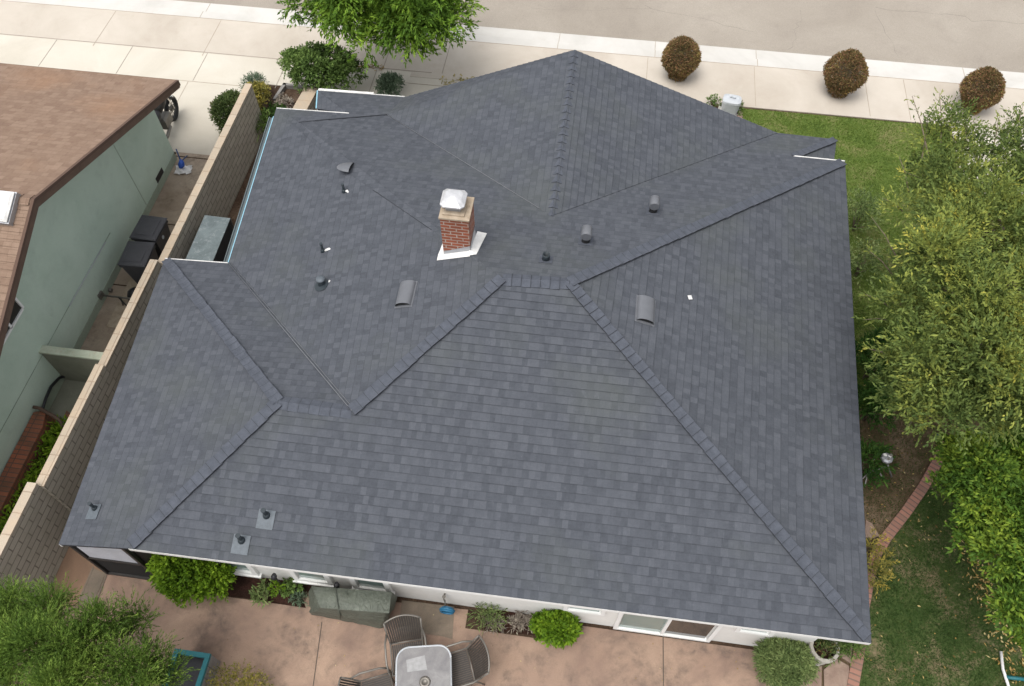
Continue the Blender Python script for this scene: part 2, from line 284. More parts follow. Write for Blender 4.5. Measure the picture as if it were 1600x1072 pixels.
# ---------------------------------------------------------------- mesh builder
class MB:
    def __init__(s): s.v = []; s.f = []; s.m = []; s.uv = {}; s.sm = []
    def add(s, verts, faces, mi=0, uvs=None, smooth=False):
        b = len(s.v); s.v += [tuple(v) for v in verts]
        for k, f in enumerate(faces):
            s.f.append(tuple(b+i for i in f)); s.m.append(mi); s.sm.append(smooth)
            if uvs: s.uv[len(s.f)-1] = uvs[k]
        return s
    def box(s, c, d, rz=0, mi=0, M4=None, bev=0):
        x, y, z = d[0]/2, d[1]/2, d[2]/2
        if bev:
            e = bev; vs = []
            for sz in (-1, 1):
                for sx, sy in ((-1,-1),(1,-1),(1,1),(-1,1)):
                    vs.append((sx*(x-e), sy*(y-e), sz*z))
                for sx, sy in ((-1,-1),(1,-1),(1,1),(-1,1)):
                    vs.append((sx*x, sy*y, sz*(z-e)))
            fs = [(3,2,1,0), (8,9,10,11)]
            for i in range(4):
                j = (i+1) % 4; fs += [(i, j, 4+j, 4+i), (4+i, 4+j, 12+j, 12+i), (12+i, 12+j, 8+j, 8+i)]
        else:
            vs = [(-x,-y,-z),(x,-y,-z),(x,y,-z),(-x,y,-z),(-x,-y,z),(x,-y,z),(x,y,z),(-x,y,z)]
            fs = [(3,2,1,0),(4,5,6,7),(0,1,5,4),(1,2,6,5),(2,3,7,6),(3,0,4,7)]
        R = Matrix.Rotation(rz, 3, 'Z'); out = []
        for v in vs:
            p = R @ Vector(v) + Vector(c)
            if M4 is not None: p = M4 @ p
            out.append(p)
        return s.add(out, fs, mi)
    def prism(s, poly, z0, z1, mi=0):
        """poly list of (x,y) ccw or cw; z may be lists"""
        a = sum(poly[i][0]*poly[(i+1)%len(poly)][1]-poly[(i+1)%len(poly)][0]*poly[i][1] for i in range(len(poly)))
        if a < 0: poly = poly[::-1]
        n = len(poly); vs = [(p[0], p[1], z0) for p in poly]+[(p[0], p[1], z1) for p in poly]
        return s.add(vs, [tuple(range(n-1, -1, -1)), tuple(range(n, 2*n))]+[(i, (i+1)%n, n+(i+1)%n, n+i) for i in range(n)], mi)
    def tube(s, path, rad, n=8, mi=0, smooth=True):
        path = [Vector(p) for p in path]; 
        if not hasattr(rad, '__len__'): rad = [rad]*len(path)
        vs = []; prev = None
        for i, p in enumerate(path):
            d = (path[min(i+1, len(path)-1)]-path[max(i-1, 0)]).normalized()
            if prev is None: a = d.orthogonal().normalized()
            else: a = (prev-d*prev.dot(d)).normalized()
            prev = a; b = d.cross(a)
            for k in range(n):
                t = 2*PI*k/n; vs.append(p+a*math.cos(t)*rad[i]+b*math.sin(t)*rad[i])
        fs = [(i*n+k, i*n+(k+1)%n, (i+1)*n+(k+1)%n, (i+1)*n+k) for i in range(len(path)-1) for k in range(n)]
        s.add(vs, fs, mi, smooth=smooth)
        L = len(s.v)-len(vs); e = (len(path)-1)*n
        s.f.append(tuple(L+k for k in range(n-1, -1, -1))); s.m.append(mi); s.sm.append(False)
        s.f.append(tuple(L+e+k for k in range(n))); s.m.append(mi); s.sm.append(False)
        return s
    def lathe(s, prof, c=(0,0,0), n=20, mi=0, sx=1, sy=1, smooth=True, M4=None):
        """prof [(r,z)] bottom to top"""
        vs = []
        for r, z in prof:
            for k in range(n):
                t = 2*PI*k/n; p = Vector((c[0]+r*sx*math.cos(t), c[1]+r*sy*math.sin(t), c[2]+z))
                vs.append(M4 @ p if M4 is not None else p)
        fs = [(i*n+k, i*n+(k+1)%n, (i+1)*n+(k+1)%n, (i+1)*n+k) for i in range(len(prof)-1) for k in range(n)]
        s.add(vs, fs, mi, smooth=smooth); L = len(s.v)-len(vs)
        if prof[0][0] > 1e-4: s.f.append(tuple(L+k for k in range(n-1, -1, -1))); s.m.append(mi); s.sm.append(False)
        e = (len(prof)-1)*n
        if prof[-1][0] > 1e-4: s.f.append(tuple(L+e+k for k in range(n))); s.m.append(mi); s.sm.append(False)
        return s
    def sheet(s, pts, th, mi=0, up=Vector((0,0,1))):
        """closed slab with top polygon pts, thickness th downwards"""
        pts = [Vector(p) for p in pts]; n = len(pts); low = [p-up*th for p in pts]
        nn = Vector((0,0,0))
        for i in range(n): nn += pts[i].cross(pts[(i+1)%n])
        if nn.dot(up) < 0: pts.reverse(); low.reverse()
        return s.add(pts+low, [tuple(range(n)), tuple(range(2*n-1, n-1, -1))]+[(i, n+i, n+(i+1)%n, (i+1)%n) for i in range(n)], mi)
    def build(s, name, mats, parent=None, off=None, uv=True):
        me = bpy.data.meshes.new(name); o3 = Vector(off) if off is not None else Vector((0,0,0))
        vs = [tuple(Vector(v)-o3) for v in s.v]
        me.from_pydata(vs, [], s.f)
        if not isinstance(mats, (list, tuple)): mats = [mats]
        for m in mats: me.materials.append(m)
        me.polygons.foreach_set('material_index', s.m); me.polygons.foreach_set('use_smooth', s.sm)
        if uv:
            lay = me.uv_layers.new(name='UVMap'); me.update()
            for i, p in enumerate(me.polygons):
                if i in s.uv:
                    for k, li in enumerate(p.loop_indices): lay.data[li].uv = s.uv[i][k]
                else:
                    n = p.normal
                    if abs(n.z) > .7: ax = (Vector((1,0,0)), Vector((0,1,0)))
                    else:
                        t = Vector((-n.y, n.x, 0)).normalized(); ax = (t, Vector((0,0,1)))
                    for li in p.loop_indices:
                        co = me.vertices[me.loops[li].vertex_index].co; lay.data[li].uv = (co.dot(ax[0]), co.dot(ax[1]))
        me.update(); ob = bpy.data.objects.new(name, me); C.objects.link(ob)
        if parent is not None: ob.parent = parent
        elif off is not None: ob.location = o3
        return ob

def tag(o, label=None, cat=None, group=None, kind=None):
    if label: o['label'] = label
    if cat: o['category'] = cat
    if group: o['group'] = group
    if kind: o['kind'] = kind
    return o
def thing(name, label, cat, loc=(0,0,0), rz=0, group=None):
    o = bpy.data.objects.new(name, None); o.empty_display_size = .2; C.objects.link(o); o.location = loc; o.rotation_euler = (0,0,rz)
    return tag(o, label, cat, group)
def dup(root, loc, rz, label, scale=None):
    def cp(o, par):
        c = o.copy(); C.objects.link(c)
        if par is not None: c.parent = par
        for ch in [x for x in list(C.objects) if x.parent == o]: cp(ch, c)
        return c
    r = cp(root, None); r.location = loc; r.rotation_euler = (0,0,rz); r['label'] = label
    if scale: r.scale = scale
    return r
def struct(name, mb, mats): return tag(mb.build(name, mats), kind='structure')

# ---------------------------------------------------------------- foliage
def leaf_mesh(name, P, D, L, Wd, tone, mat, parent=None, off=None, flat=.8, fold=.0):
    n = len(P); P = np.asarray(P, float); D = np.asarray(D, float); D /= np.linalg.norm(D, axis=1)[:, None]+1e-9
    U = np.array([0,0,1.0])*flat+rng.normal(0, .45, (n,3)); Sd = np.cross(D, U); Sd /= np.linalg.norm(Sd, axis=1)[:, None]+1e-9
    L = np.broadcast_to(L, (n,))*rng.uniform(.5, 1.3, n); Wd = np.broadcast_to(Wd, (n,))*rng.uniform(.75, 1.2, n)
    if off is not None: P = P-np.array(off)
    mid = P+D*(L*.45)[:, None]; tip = P+D*L[:, None]; tip[:, 2] -= L*.12
    V = np.empty((n,4,3)); V[:,0] = P; V[:,1] = mid+Sd*(Wd/2)[:, None]; V[:,2] = tip; V[:,3] = mid-Sd*(Wd/2)[:, None]
    me = bpy.data.meshes.new(name); me.vertices.add(4*n); me.vertices.foreach_set('co', V.reshape(-1))
    me.loops.add(4*n); me.loops.foreach_set('vertex_index', np.arange(4*n, dtype=np.int32))
    me.polygons.add(n); me.polygons.foreach_set('loop_start', np.arange(0, 4*n, 4, dtype=np.int32))
    me.update(calc_edges=True); me.validate()
    at = me.attributes.new('tone', 'FLOAT', 'FACE'); at.data.foreach_set('value', np.clip(tone, 0, 1).astype(np.float32))
    me.materials.append(mat); o = bpy.data.objects.new(name, me); C.objects.link(o)
    if parent is not None: o.parent = parent
    elif off is not None: o.location = off
    return o
def unit(n):
    v = rng.normal(0, 1, (n,3)); return v/np.linalg.norm(v, axis=1)[:, None]
def twig_leaves(P, D, tl, k, curve=-.15, spread=.9):
    """P,D twig starts/directions; k leaves along each; returns leaf P,D,twig index"""
    n = len(P); t = (np.arange(k)+.5)/k; t = np.tile(t, n); idx = np.repeat(np.arange(n), k)
    tlen = np.broadcast_to(tl, (n,))[idx]
    p = P[idx]+D[idx]*(t*tlen)[:, None]; p[:, 2] += curve*t*t*tlen
    d = D[idx]+unit(n*k)*spread
    return p, d, idx
def ell_lobes(c, r, n, rl, low=-.3, rough=.12):
    """lobe centres over an ellipsoid crown"""
    out = []; 
    while len(out) < n:
        v = unit(1)[0]
        if v[2] < low: continue
        k = rng.uniform(.62, .92)+rng.normal(0, rough)*.5
        out.append((c[0]+v[0]*r[0]*k, c[1]+v[1]*r[1]*k, c[2]+v[2]*r[2]*k, rl*rng.uniform(.7, 1.3)))
    return out
def sublobes(lobes, k=7, f=.42, zl=-.35):
    out = []
    for (x, y, z, r_) in lobes:
        for v in unit(k):
            if v[2] < zl: v = -v
            q = rng.uniform(.5, .95); out.append((x+v[0]*r_*q, y+v[1]*r_*q, z+v[2]*r_*q*.9, r_*f*rng.uniform(.7, 1.3)))
    return out
def lobe_twigs(lobes, n, up=.35, low=-.5):
    L = np.array(lobes); w = L[:,3]**2; idx = rng.choice(len(L), n, p=w/w.sum()); d = unit(n)
    d[:, 2] = np.where(d[:, 2] < low, -d[:, 2], d[:, 2])
    P = L[idx,:3]+d*(L[idx,3]*rng.uniform(.55, 1.0, n))[:, None]
    D = d+np.array([0,0,up])+unit(n)*.45; D /= np.linalg.norm(D, axis=1)[:, None]
    keep = np.ones(n, bool)
    for l in L:
        q = np.linalg.norm(P-l[:3], axis=1)/l[3]; keep &= ~(q < .5)
    return P[keep], D[keep], idx[keep]
def limbs(base, top, targets, r0, mb=None):
    mb = mb or MB(); base = Vector(base); top = Vector(top)
    mid = base.lerp(top, .5)+Vector((random.uniform(-.06,.06), random.uniform(-.06,.06), 0))
    mb.tube([base, mid, top], [r0*1.25, r0, r0*.8], 10)
    for tg in targets:
        tg = Vector(tg); st = base.lerp(top, random.uniform(.7, 1)); md = st.lerp(tg, .5)+Vector((random.uniform(-.12,.12), random.uniform(-.12,.12), .1))
        mb.tube([st, md, tg], [r0*.5, r0*.28, r0*.08], 6)
    return mb
def tree(name, label, cat, base, c, r, nl, rl, ntw, tl, k, L, Wd, mat, r0=.12, group=None, low=-.3, up=.35, extra=None, spread=.9, clump=.25, curve=-.15, flat=.8):
    base = Vector(base); t = thing(name, label, cat, base, 0, group)
    lobes = sublobes(ell_lobes(c, r, nl, rl, low), 5, .5, -.8)
    if extra: lobes += sublobes(extra, 4, .6, -.8)
    P, D, ix = lobe_twigs(lobes, ntw, up)
    lp, ld, idx = twig_leaves(P, D, tl, k, spread=spread, curve=curve)
    lt = rng.uniform(0, 1, len(lobes)); tw = rng.uniform(0, 1, len(P))
    tone = (1-clump)*rng.uniform(.1, .8, len(lp))+clump*lt[ix][idx]+.2*(tw[idx]-.5)
    leaf_mesh('crown', lp, ld, L, Wd, tone, mat, t, off=base, flat=flat)
    tg = [l[:3] for l in random.sample(lobes, min(len(lobes), 22))]
    limbs(base, (base.x*.4+c[0]*.6, base.y*.4+c[1]*.6, base.z*.3+c[2]*.7-r[2]*.2), tg, r0).build('trunk', M['bark'], t, off=base)
    return t
def bush(name, label, cat, base, r, nl, rl, ntw, tl, k, L, Wd, mat, group=None, up=.3, zc=None, spread=.9, clump=.2, low=-.2, stems=5, rough=.12):
    base = Vector(base); zc = r[2] if zc is None else zc
    t = thing(name, label, cat, base, 0, group)
    lobes = ell_lobes((base.x, base.y, base.z+zc), r, nl, rl, low, rough)
    P, D, ix = lobe_twigs(lobes, ntw, up); P[:,2] = np.maximum(P[:,2], base.z+.03)
    lp, ld, idx = twig_leaves(P, D, tl, k, spread=spread); lt = rng.uniform(0, 1, len(lobes))
    lp[:,2] = np.maximum(lp[:,2], base.z+.02)
    tone = (1-clump)*rng.uniform(.05, .9, len(lp))+clump*lt[ix][idx]
    leaf_mesh('foliage', lp, ld, L, Wd, tone, mat, t, off=base)
    mb = MB()
    for i in range(stems):
        tg = Vector(lobes[i % len(lobes)][:3]); mb.tube([base+Vector((random.uniform(-.03,.03), random.uniform(-.03,.03), -.02)), base.lerp(tg, .5)+Vector((0,0,.03)), tg], [.018, .012, .005], 5)
    mb.build('stem', M['bark'], t, off=base)
    return t

# ================================================================ SETTING: ground, street, pavements
def rect(x0, x1, y0, y1): return [(x0,y0),(x1,y0),(x1,y1),(x0,y1)]
def flat(name, polys, z, mats, th=.02):
    mb = MB()
    for k, p in enumerate(polys):
        mi = 0
        if isinstance(p, tuple): mi, p = p
        mb.prism(p, z-th, z, mi)
    return struct(name, mb, mats)
mb = MB(); mb.prism(rect(-300,300,-300,300), -.5, -.30); struct('ground', mb, M['soil'])
struct('yard_soil', MB().prism(rect(-40,40,-25,20.9), -.29, -.03), M['soil'])
def yline(x, y0, k=.0): return y0+k*(x)
struct('street', MB().prism(rect(-60,60,21.30,45), -.28, -.12), M['asphalt'])
def crack(mb, p, q, n=14, amp=.10, w=.012, z=-.1185):
    p = Vector((*p, z)); q = Vector((*q, z)); pts = [p.lerp(q, i/n)+Vector((random.gauss(0,amp), random.gauss(0,amp), 0)) for i in range(n+1)]
    for a, b in zip(pts, pts[1:]):
        d = (b-a).normalized(); nn = Vector((-d.y, d.x, 0))*w*random.uniform(.3,.8); mb.add([a-nn, b-nn, b+nn, a+nn], [(0,1,2,3)])
mb = MB()
crack(mb, (8.2,24.1), (13.5,23.9)); crack(mb, (1.0,23.2), (4.5,22.4), 10, .05, .008); crack(mb, (5.4,21.6), (5.9,23.6), 10, .05, .007)
crack(mb, (-2.5,22.6), (1.2,23.1), 9, .05, .007); crack(mb, (8.6,21.7), (8.1,24.0), 8, .04, .007)
o = mb.build('street_cracks', M['shingle_edge']); o.data.materials[0] = mat_plain('crack', (.16,.14,.12), .95, bump=0); tag(o, kind='structure')
# gutter pan and kerb
mb = MB(); mb.prism(rect(-60,60,20.93,21.50), -.27, -.108, 0); mb.prism(rect(-60,60,20.62,20.93), -.27, 0.0, 0)
xs = [-12.6, -9.65, -6.5, -4.4, -1.5, 1.4, 4.4, 7.4, 10.4]
for x in xs: mb.box((x, 21.21, -.1075), (.018, .56, .006), mi=1); mb.box((x, 20.77, .0005), (.018, .31, .006), mi=1)
struct('kerb', mb, [M['curb'], M['joint_soft']])
mb = MB(); mb.prism(rect(-60,60,19.0,20.62), -.2, -.003, 0); mb.prism(rect(-5.6,60,18.79,19.0), -.2, -.003, 0)
for x in [-6.45,-4.7]: mb.box((x, 19.82, -.0015), (.016, 1.56, .006), mi=1)
for x in [-15.3,-11.9,-8.35,1.2,4.3,7.45, 8.55, 12.0]: mb.box((x, 19.72, -.0015), (.016, 1.7, .006), mi=2)
mb.box((-20, 19.03, -.0015), (30, .02, .006), mi=1); mb.box((0, 20.61, -.0015), (120, .018, .006), mi=2)
struct('sidewalk', mb, [M['sidewalk'], M['joint_mid'], M['joint_soft']])
mb = MB(); mb.prism(rect(-30,-9.6,14.9,19.0), -.2, -.006, 0); mb.prism(rect(-9.6,-5.6,17.9,19.0), -.2, -.006, 0); mb.prism(rect(-6.2,3.1,14.0,18.79), -.2, -.010, 0)
for x in [-16.5,-14.11,-11.78,-9.33,-6.62]: mb.box((x, 18.38, -.004), (.016, 1.25, .006), mi=1)
mb.box((-17, 17.72, -.004), (15.0, .018, .006), mi=2)
mb.box((-11.9, 16.3, -.004), (.016, 2.8, .006), mi=2); mb.box((-4.55, 18.5, -.008), (4.0,.02,.006), mi=2)
struct('driveway', mb, [M['driveway'], M['joint_mid'], M['joint_soft']])
# concrete apron of the next lot to the right, behind the trees
struct('side_driveway', MB().prism(rect(9.6, 15, 16.2, 18.79), -.2, -.012), M['driveway'])
# passage between the neighbour and the block wall
mb = MB(); mb.prism(rect(-11.2,-9.3,7.95,14.9), -.2, -.008, 0)
for y in (14.75, 12.4, 10.4): mb.box((-10.25, y, -.0055), (1.95, .03, .006), mi=1)
mb.prism([(-10.75,9.2),(-10.35,9.2),(-10.35,10.6),(-10.75,10.6)], -.01, .004, 2)
struct('side_passage', mb, [M['walk_tan'], M['soil'], M['mortar']])
struct('side_court', MB().prism(rect(-11.4,-9.3,-2,7.8), -.2, -.010), M['slab_green'])
mb = MB(); mb.prism([(-9.75,3.2),(-9.35,3.2),(-9.35,7.5),(-9.62,7.5),(-9.68,6.0)], -.02, .004); struct('pale_slab_strip', mb, M['curb'])
# patio of stained concrete behind the house (z = 0)
def gp(px, py): v = g(px, py); return (v.x, v.y)
mb = MB(); mb.prism([(-9.55,-3),(-9.5,3.95),(-6.75,3.80),gp(345,931),gp(478,950),gp(470,925),(-1.4,4.0),(-1.4,3.66),(-.62,3.66),(.05,3.66),(.05,4.0),(4.2,4.0),(4.55,3.3),(4.7,-3)], -.2, 0.0)
jt = MB()
def jline(p, q, w=.016, z=.002, m=None):
    a = Vector(p); b = Vector(q); d = (b-a); L = d.length; ang = math.atan2(d.y, d.x); c = (a+b)/2
    (m or jt).box((c.x, c.y, z), (L, w, .004), rz=ang)
def gp(px, py): v = g(px, py); return (v.x, v.y)
jline(gp(503,972), gp(480,1140)); jline(gp(1036,988), gp(1037,1140)); jline(gp(755,990), gp(735,1080), .008)
jline(gp(161,895), gp(128,945)); 
pt = struct('patio', mb, M['patio'])
jt.build('control_joint', M['joint'], pt)
struct('patio_dark_slab', MB().prism([gp(628,938), gp(710,948), gp(707,999), gp(690,994), gp(622,985)], -.01, .006), M['slab_dark'])
struct('patio_edge_slab', MB().prism([gp(146,840), gp(163,897), gp(130,942), gp(70,960), gp(100,850)], -.01, .004), M['slab_side'])
mb = MB(); mb.prism([gp(146,888), gp(165,896), gp(146,945), gp(124,938)], -.01, .008, 0)
for a, b_ in (((146,886),(123,940)), ((123,941),(148,947)), ((148,947),(167,897)), ((148,947),(140,975))): jline(gp(*a), gp(*b_), .035, .012, mb)
struct('patio_strip_slab', mb, M['slab_dark'])
# planting beds
struct('bed_soil', MB().prism([gp(300,880), gp(560,905), gp(480,950), gp(345,928), gp(300,928)], -.25, -.02), M['soil_dark'])
struct('bed_soil', MB().prism([gp(760,950), gp(850,962), gp(840,993), gp(757,984)], -.02, .006), M['soil_dark'])
# front yard lawn, side yard dirt, back lawn (slightly proud of the soil)
LF = [(3.15,14.0),(3.15,14.2),(3.2,18.42),(3.4,18.72),(9.5,18.74),(9.55,16.2),(13,16.0),(12.5,9.6),(6.2,9.4),(5.0,12)]
struct('lawn_soil', MB().prism(LF, -.2, -.012), M['lawn_base'])
struct('dirt', MB().prism([(4.6,3.5),(4.6,14.5),(9.4,9.8),(9.6,9.4),(9.6,3.5)], -.2, -.020), M['dirt'])
edge = [gp(*p) for p in ((1479,686),(1464,722),(1442,762),(1414,802),(1386,838),(1367,868),(1357,905),(1349,950),(1343,1010),(1332,1072),(1322,1130))]
LB = [(x+.02, y) for x, y in edge]+[(12,2.2),(12,8.0),(9.5,9.3)]
struct('back_lawn_soil', MB().prism(LB[::-1], -.2, -.014), M['lawn_dark'])
# brick path edging
mb = MB(); L_ = 0; hw = .10
for i in range(len(edge)-1):
    a = Vector((*edge[i],0)); b = Vector((*edge[i+1],0)); d = (b-a).normalized(); n = Vector((-d.y,d.x,0))
    dp = (a-Vector((*edge[i-1],0))).normalized() if i else d; dn = (Vector((*edge[i+2],0))-b).normalized() if i+2 < len(edge) else d
    na = ((n+Vector((-dp.y,dp.x,0)))/2).normalized(); nb = ((n+Vector((-dn.y,dn.x,0)))/2).normalized(); l = (b-a).length
    vs = [a+na*hw, a-na*hw, b-nb*hw, b+nb*hw]; top = [Vector((p.x,p.y,.035)) for p in vs]; lo = [Vector((p.x,p.y,-.05)) for p in vs]
    uvt = [(0.25-.49/2+.49*0, L_), (.49, L_), (.49, L_+l), (.005, L_+l)]
    mb.add(top+lo, [(0,1,2,3),(0,3,7,4),(1,5,6,2)], 0, [uvt, [(.01,L_),(.01,L_+l),(.02,L_+l),(.02,L_)], [(.01,L_),(.01,L_),(.02,L_+l),(.02,L_+l)]]); L_ += l
tag(mb.build('brick_edging', M['brick_path']), 'curving row of red bricks edging the back lawn', 'brick edging')
# flagstones near the urn and by the eave
fl = [([(1242,1042),(1285,1040),(1284,1100),(1215,1100),(1225,1062)], 'pinkish flagstone with a purple patch beside the round grey-green shrub'),
      ([(1306,1028),(1327,1040),(1328,1075),(1322,1100),(1287,1100),(1286,1046)], 'large pale pink flagstone beside the brick edging'),
      ([(1309,1024),(1332,1006),(1330,1038)], 'small three cornered flagstone at the foot of the brick edging'),
      ([(1352,812),(1362,818),(1374,838),(1362,842),(1350,840)], 'pale flagstone under the right eave where the bricks bend')]
for pts, lab in fl:
    P = [gp(*p) for p in pts]; c = (sum(p[0] for p in P)/len(P), sum(p[1] for p in P)/len(P))
    P = [(c[0]+(x-c[0])*.96, c[1]+(y-c[1])*.96) for x, y in P]
    tag(MB().prism(P, -.05, .02).build('flagstone', M['flag'], off=(c[0], c[1], 0)), lab, 'flagstone', 'flagstones of the garden path')

# ================================================================ HOUSE
def newell(p):
    n = Vector((0,0,0))
    for i in range(len(p)): n += p[i].cross(p[(i+1) % len(p)])
    n.normalize(); return n if n.z > 0 else -n
def courses(mb, poly, A, u, n, expo=.143, t=.010, vn=None):
    """cover a roof polygon with overlapping courses: each a wedge with a real butt edge (material 1)"""
    vn = n if vn is None else vn
    u = (u-vn*u.dot(vn)).normalized(); vd = vn.cross(u)
    if vd.z < 0: vd = -vd
    pts = [(p, (p-A).dot(vd)) for p in poly]
    lo = min(q[1] for q in pts); hi = max(q[1] for q in pts)
    def clip(P, lim, keep_above):
        out = []
        for i in range(len(P)):
            a, b = P[i], P[(i+1) % len(P)]; ia = (a[1] >= lim) if keep_above else (a[1] <= lim); ib = (b[1] >= lim) if keep_above else (b[1] <= lim)
            if ia: out.append(a)
            if ia != ib:
                s = (lim-a[1])/(b[1]-a[1]); out.append((a[0].lerp(b[0], s), lim))
        return out
    for k in range(math.floor(lo/expo), math.ceil(hi/expo)):
        P = clip(clip(pts, k*expo, True), (k+1)*expo, False)
        if len(P) < 3: continue
        vs = []; uvs = []
        for p, v in P:
            f = min(1, max(0, (v-k*expo)/expo)); vs.append(p+n*(t*(1-f)+.001)); uvs.append(((p-A).dot(u), v*.9999+(1e-4 if f < .001 else 0)))
        face = tuple(range(len(vs)))
        if newellraw(vs).dot(n) < 0: face = face[::-1]; uvs = uvs[::-1]
        mb.add(vs, [face], 0, [uvs])
        for i in range(len(P)):
            j = (i+1) % len(P)
            if abs(P[i][1]-k*expo) < 1e-6 and abs(P[j][1]-k*expo) < 1e-6 and (P[i][0]-P[j][0]).length > .01:
                mb.add([vs[i], vs[j], P[j][0]-n*.004, P[i][0]-n*.004], [(0,1,2,3)], 1, [[(0,0)]*4])
def newellraw(p):
    n = Vector((0,0,0))
    for i in range(len(p)): n += p[i].cross(p[(i+1) % len(p)])
    return n
def deck(mb, poly, th=.05, mi=2):
    n = newell(poly); mb.sheet([p-n*.012 for p in poly], th, mi, up=n)

zr = 4.33
a_ = g(785,435,zr); b_ = g(890,442,zr)
RL = g(200,857,2.6); RR = g(1361,1005,2.6); FR = g(1320,253,2.6)
c_ = g(435,628,3.45); d_ = g(550,643,3.47)
CRL = g(92,851,2.1); CFL = g(258,405,2.28); V3 = g(357,412,2.25)
FP = plane(a_, b_, FR)
J1, EC, V1, V0, V2, Hs, FLc, J2, E1, KL = [hit(*p, FP) for p in ((1240,245),(1307,218),(1215,208),(862,338),(605,180),(470,192),(432,170),(545,178),(497,142),(632,152))]
AP = g(898,78,3.85)
LMp = plane(a_, d_, V3); H1 = hit(528,260,LMp); REp = plane(RL, RR, b_); RTp = plane(RR, FR, b_)
WLp = plane(c_, CRL, RL); WFp = plane(c_, CFL, V3)
ES = hit(1309,250,FP); ES = Vector((ES.x, ES.y, EC.z-.02))
E1b = g(495,170,E1.z)
Xr = RL.lerp(RR, .36)
house = thing('house', 'white stucco single storey house under a big dark grey hip roof', 'house', (-1.2, 4.05, 0))
HO = (-1.2, 4.05, 0)
roof = MB()
X_ = Vector((1,0,0)); eRe = (RR-RL).normalized()
def face(polys, A, u):
    n = newell(polys[0])
    for p in polys:
        nv = newell(p); dev = max(abs((q-p[0]).dot(nv)) for q in p)
        tris = [p] if dev < .004 else [[p[0], p[i], p[i+1]] for i in range(1, len(p)-1)]
        for q in tris: courses(roof, q, A, u, newell(q), vn=n); deck(roof, q)
face([[RL, Xr, d_, c_], [Xr, RR, b_, a_, d_]], RL, RR-RL)
face([[RR, FR, b_]], RR, FR-RR)
face([[b_, FR, J1, V0], [V0, J1, V1], [J1, EC, V1], [a_, b_, V0]], FR, J1-FR)
face([[a_, V0, V2, Hs, H1]], FR, J1-FR)
for p in ([FLc, J2, V2, Hs], [E1, KL, V2, J2]): face([p], FLc, J2-FLc)
face([[a_, d_, V3, H1], [H1, V3, FLc, Hs]], V3, V3-FLc)
face([[c_, CFL, V3, d_]], CFL, V3-CFL)
face([[c_, RL, CRL, CFL]], CRL, CFL-CRL)
face([[AP, V0, V2, KL]], KL, AP-V0)
face([[AP, V1, V0]], V1, AP-V0)
face([[J1, ES, EC]], ES, EC-ES)
face([[E1, J2, E1b]], E1b, E1b-E1)
rf = roof.build('roof', [M['shingle'], M['shingle_edge'], M['shingle_edge']], house, HO)
def caps(A, B, p1, p2, w=.12, expo=.165, lift=.012, trim=0.):
    """overlapping bent cap shingles from the low end A to the high end B"""
    w *= .86; mb = MB(); d = (B-A).normalized(); A = A+d*trim; L = (B-A).length; n1 = p1[1]; n2 = p2[1]
    s1 = (n1.cross(d)).normalized(); s2 = (d.cross(n2)).normalized()
    up = (n1+n2).normalized(); n = max(1, int(L/expo))
    e = L/n
    for k in range(n):
        q0 = A+d*(k*e); q1 = A+d*min(L, (k+1.25)*e); h0 = lift+.010; h1 = lift-.006
        row = []
        jt_ = random.uniform(-.008,.008)
        for q, h in ((q0, h0), (q1, h1)):
            row.append([q+s1*(w+jt_)+n1*h, q+s1*.03+(n1*.7+up*.3)*(h+.006), q+up*(h+.012), q+s2*.03+(n2*.7+up*.3)*(h+.006), q+s2*(w+jt_)+n2*h])
        vs = row[0]+row[1]
        mb.add(vs, [(i, i+1, 6+i, 5+i) for i in range(4)], 0)
        edge_band = [p+d*.007+up*.0015 for p in row[0]]  # dark band at each cap's low end, standing for shadow and asphalt edge
        mb.add([p+up*.0015 for p in row[0]]+edge_band, [(i, i+1, 6+i, 5+i) for i in range(4)], 1)
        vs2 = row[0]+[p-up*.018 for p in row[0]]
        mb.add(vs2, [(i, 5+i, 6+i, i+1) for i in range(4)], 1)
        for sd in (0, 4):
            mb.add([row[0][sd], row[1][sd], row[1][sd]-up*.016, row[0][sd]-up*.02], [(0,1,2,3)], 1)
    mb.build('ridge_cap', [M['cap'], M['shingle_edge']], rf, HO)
rf.matrix_world  # roof keeps its origin at the house base
def caps_fix():
    for o in rf.children: o.location = (0,0,0)
GLp = plane(AP, V0, V2); GRp = plane(AP, V1, V0); EXp = plane(J1, ES, EC)
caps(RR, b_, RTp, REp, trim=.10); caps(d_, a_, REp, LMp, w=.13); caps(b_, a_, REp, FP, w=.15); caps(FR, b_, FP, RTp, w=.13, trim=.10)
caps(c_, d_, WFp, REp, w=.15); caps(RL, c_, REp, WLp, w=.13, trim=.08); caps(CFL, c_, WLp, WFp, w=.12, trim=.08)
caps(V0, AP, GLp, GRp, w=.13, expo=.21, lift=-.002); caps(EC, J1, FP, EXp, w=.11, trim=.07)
for o in [x for x in C.objects if x.name.startswith('ridge_cap')]: pass
